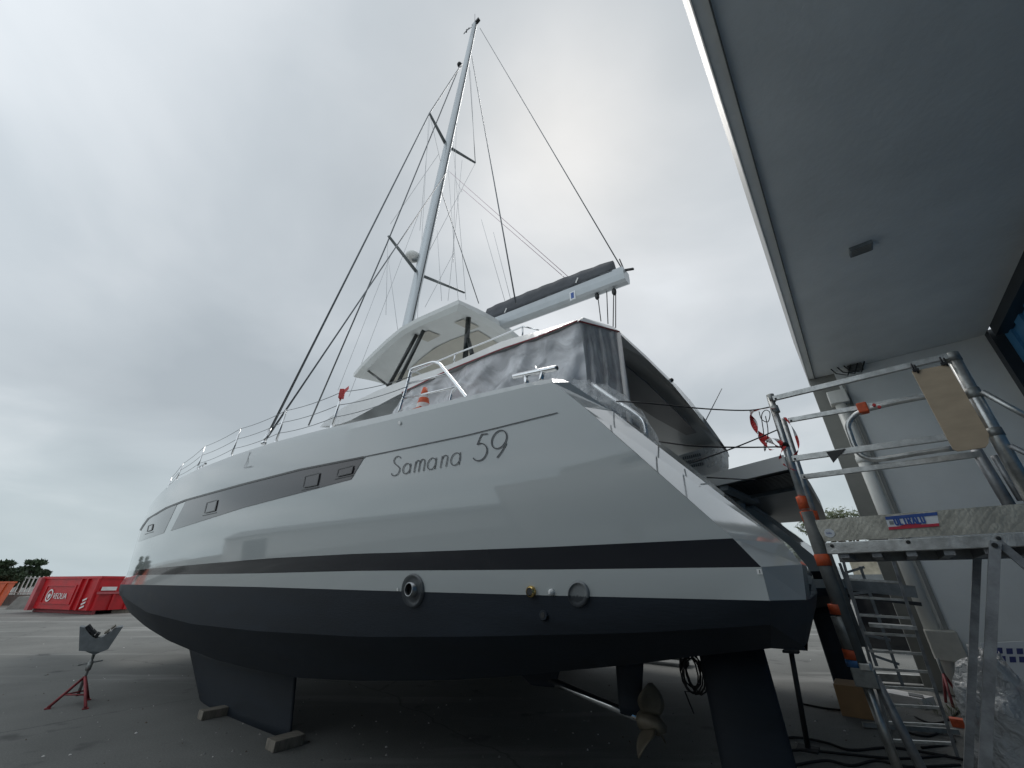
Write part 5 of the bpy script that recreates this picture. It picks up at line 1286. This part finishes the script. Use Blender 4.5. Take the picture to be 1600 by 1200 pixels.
# cardboard box
bp = gnd(1345, 1116); mb = MB(); mb.box(bp + Zv * .18, BD * .2, BM * .26, Zv * .18, 'cardboard'); tag(build('cardboard_box', mb, loc=bp, bevel=.006), 'brown cardboard box on the ground behind the scaffold post', 'cardboard box')
# white printed panel leaning at the right edge
mb = MB(); wq = HP * (WP - 1.5)
def RP(u, v, d=0): return hit(u, v, HP * (WP - 1.6 + d), HP)
mb.prism([RP(1532, 1005), RP(1650, 1000), RP(1650, 1120), RP(1560, 1110)], HP * .03, 'signwhite')
rnd = random.Random(4)
for (u0, v0) in ((1541, 1010), (1556, 1012), (1572, 1013), (1588, 1013), (1547, 1024), (1561, 1025), (1577, 1026), (1592, 1026)):
    mb.add([RP(u0, v0, -.006), RP(u0 + 10, v0, -.006), RP(u0 + 11, v0 + 9, -.006), RP(u0 + 1, v0 + 9, -.006)], [(0, 1, 2, 3)], 'bluegrey')
mb.add([RP(1586, 1074, -.006), RP(1596, 1070, -.006), RP(1598, 1080, -.006), RP(1588, 1083, -.006)], [(0, 1, 2, 3)], 'signred')
tag(build('printed_board', mb, loc=RP(1560, 1110)), 'white board with rows of dark blue blocks leaning at the right edge', 'board')
# bubble wrap heap
bc = gnd(1600, 1175) ; bc = hit(1606, 1168, SN * (F0 + .9), SN); mb = MB(); g_ = []
for i in range(25):
    a_ = math.pi * i / 24; g_.append([])
    for j in range(49):
        b_ = 2 * math.pi * j / 48; d_ = Vector((math.sin(a_) * math.cos(b_), math.sin(a_) * math.sin(b_), math.cos(a_)))
        q = .30 * (1 + .30 * noise.noise(d_ * 2.4) + .26 * abs(noise.noise(d_ * 6 + Vector((4, 0, 0)))) - .18 * abs(noise.noise(d_ * 13))); g_[-1].append(bc + Vector((d_.x * q * .85, d_.y * q * .85, d_.z * q * 1.5)))
mb.grid(g_, 'bubble')
tag(build('bubble_wrap', mb, loc=(bc.x, bc.y, bc.z - .4), recalc=False), 'crumpled bundle of shiny bubble wrap in the bottom right corner', 'bubble wrap')
# cables on the ground under the stern
for k, (px, lab) in enumerate((([(1180, 1190), (1240, 1172), (1320, 1178), (1400, 1185), (1480, 1180)], 'black cable snaking across the ground below the rudder'),
                             ([(1255, 1100), (1300, 1108), (1345, 1110)], 'thin dark cable running to the cardboard box'),
                             ([(1200, 1160), (1240, 1152), (1290, 1160), (1330, 1172), (1390, 1168), (1460, 1178), (1520, 1190)], 'grey hose lying across the ground behind the platform legs'),
                             ([(1240, 1196), (1290, 1188), (1330, 1196), (1370, 1188), (1420, 1198), (1500, 1195)], 'black cable nearest the camera at the bottom edge'),
                             ([(1400, 1130), (1418, 1144), (1450, 1150), (1478, 1142), (1490, 1160), (1440, 1168)], 'black cable looping between the ladder stiles'),
                             ([(1430, 1120), (1455, 1130), (1480, 1125), (1500, 1110)], 'dark cable looped at the foot of the ladder'))):
    pts_ = [gnd(u, v, .012) for u, v in px]; mb = MB(); mb.tube([Vector(p) for p in smooth([tuple(p) for p in pts_], 6)], .012, 'rope', 6); tag(build('cable', mb, loc=pts_[0]), lab, 'cable')
# hanging coil of cable under the near hull
mb = MB(); c_ = BW(1080, 1052, HC + .1); loop = []
for i in range(90): a_ = i * .55; loop.append(c_ + BD * (.06 * math.cos(a_) + .02 * math.sin(i * .31)) + Zv * (.10 * math.sin(a_) + .02 * math.cos(i * .2)) + BM * .0007 * i)
mb.tube(loop, .005, 'rope', 5); mb.tube([c_ + Zv * .1, c_ + Zv * .25], .006, 'rope', 5); mb.tube([c_ - Zv * .1, BW(1070, 1080, HC + .1), BW(1084, 1115, HC + .1)], .005, 'rope', 5)
tag(build('cable_coil', mb, loc=c_), 'black cable coil hanging below the hull ahead of the rudder', 'cable coil')
# trolley far behind
tp_ = gnd(1042, 1037); tro = thing('boat_trolley', 'low steel trolley on wheels seen between strut and rudder', 'trolley', tp_)
mb = MB(); mb.bar(tp_ - BD * .6 + Zv * .15, tp_ + BD * .6 + Zv * .15, .5, .05, 'galv')
for x_ in (-.5, -.1, .3): mb.bar(tp_ + BD * x_ + Zv * .15, tp_ + BD * (x_ + .15) + Zv * .6, .05, .05, 'galv')
build('frame', mb, tro)
for x_ in (-.5, .5): mb = MB(); mb.tube([tp_ + BD * x_ - BM * .26 + Zv * .09, tp_ + BD * x_ - BM * .2 + Zv * .09], .09, 'rubber', 12); build('wheel', mb, tro)

# ------------------------------------------------------------------ yard behind the photographer (seen mirrored in the gelcoat)
ys = thing('motor_yacht', 'large pale motor yacht ashore behind the photographer, mirrored in the grey hull', 'yacht', B(0, -12, 0))
mb = MB(); rows = []
for z, f_, wb in ((.7, .62, .25), (1.6, .8, 1.0), (2.6, .93, 1.15), (4.1, 1.0, 1.35)):
    r_ = []
    for i in range(33):
        t = i / 32; s_v = -10 + 23 * t * (.93 + .07 * (z / 4.1)); b_ = 2.3 * wb / 1.35 * (1 - max(0, (t - .45) / .55) ** 2.2)
        r_.append((s_v, b_, z + (.8 * t * t if z > 4 else 0)))
    rows.append(r_)
for sg_ in (1, -1): mb.grid([[B(s_v, -12 + sg_ * b_, z) for s_v, b_, z in r_] for r_ in rows], 'deckwhite')
mb.grid([[B(s_v, -12 + b_, z) for s_v, b_, z in rows[-1]], [B(s_v, -12 - b_, z) for s_v, b_, z in rows[-1]]], 'deckwhite')
build('hull', mb, ys)
mb = MB(); mb.prism([B(-8, -13.6, 4.2), B(6, -13.2, 4.4), B(9, -12.0, 4.5), B(6, -10.8, 4.4), B(-8, -10.4, 4.2)], Zv * 1.1, 'deckwhite'); build('cabin', mb, ys)
mb = MB(); mb.prism([B(-7, -10.36, 4.5), B(5.5, -10.76, 4.6), B(5.5, -10.76, 5.1), B(-7, -10.36, 5.0)], BM * .02, 'glassdark'); build('window', mb, ys)
mb = MB(); mb.prism([B(-7, -13.3, 5.4), B(3, -13.0, 5.5), B(3, -11.0, 5.5), B(-7, -10.7, 5.4)], Zv * .7, 'deckwhite'); mb.bar(B(0, -12.0, 6), B(-1, -12.0, 8.4), .2, .2, 'deckwhite'); build('flybridge', mb, ys)
mb = MB()
for s_v in (-6, 0, 6): mb.box(B(s_v, -12.0, .35), BD * .25, BM * .5, Zv * .35, 'wood')
build('keel_support', mb, ys)
WD, WN = frame(175)
wo = Vector((math.sin(R(-63)), math.cos(R(-63)), 0)) * 62
wk = thing('workshop', 'long low pale workshop across the yard, mirrored in the bow of the catamaran', 'workshop', wo)
def W_(a_, b_, z_): return wo + WD * a_ + WN * b_ + Zv * z_
mb = MB(); mb.box(W_(27, 5, 2.2), WD * 27, WN * 5, Zv * 2.2, 'whitemark'); build('wall', mb, wk)
mb = MB(); mb.prism([W_(-.3, -.5, 4.4), W_(-.3, 10.5, 4.4), W_(-.3, 5, 5.6)], WD * 54.6, 'grey'); build('roof', mb, wk)
for k in (0, 5):
    mb = MB(); mb.box(W_(5 + 9 * k, -.04, 1.8), WD * 1.8, WN * .05, Zv * 1.8, 'doorframe'); build('door', mb, wk)

for o in COL.objects:
    if o.parent is None and o.get('category'):
        g_ = {'pine_tree': 'pine trees beyond the white railing', 'keel_block': 'timber blocks under the keels', 'cable': 'cables lying on the ground', 'steel_tube': 'loose tubes by the ladder'}.get(o.name.split('.')[0])
        if g_: o['group'] = g_
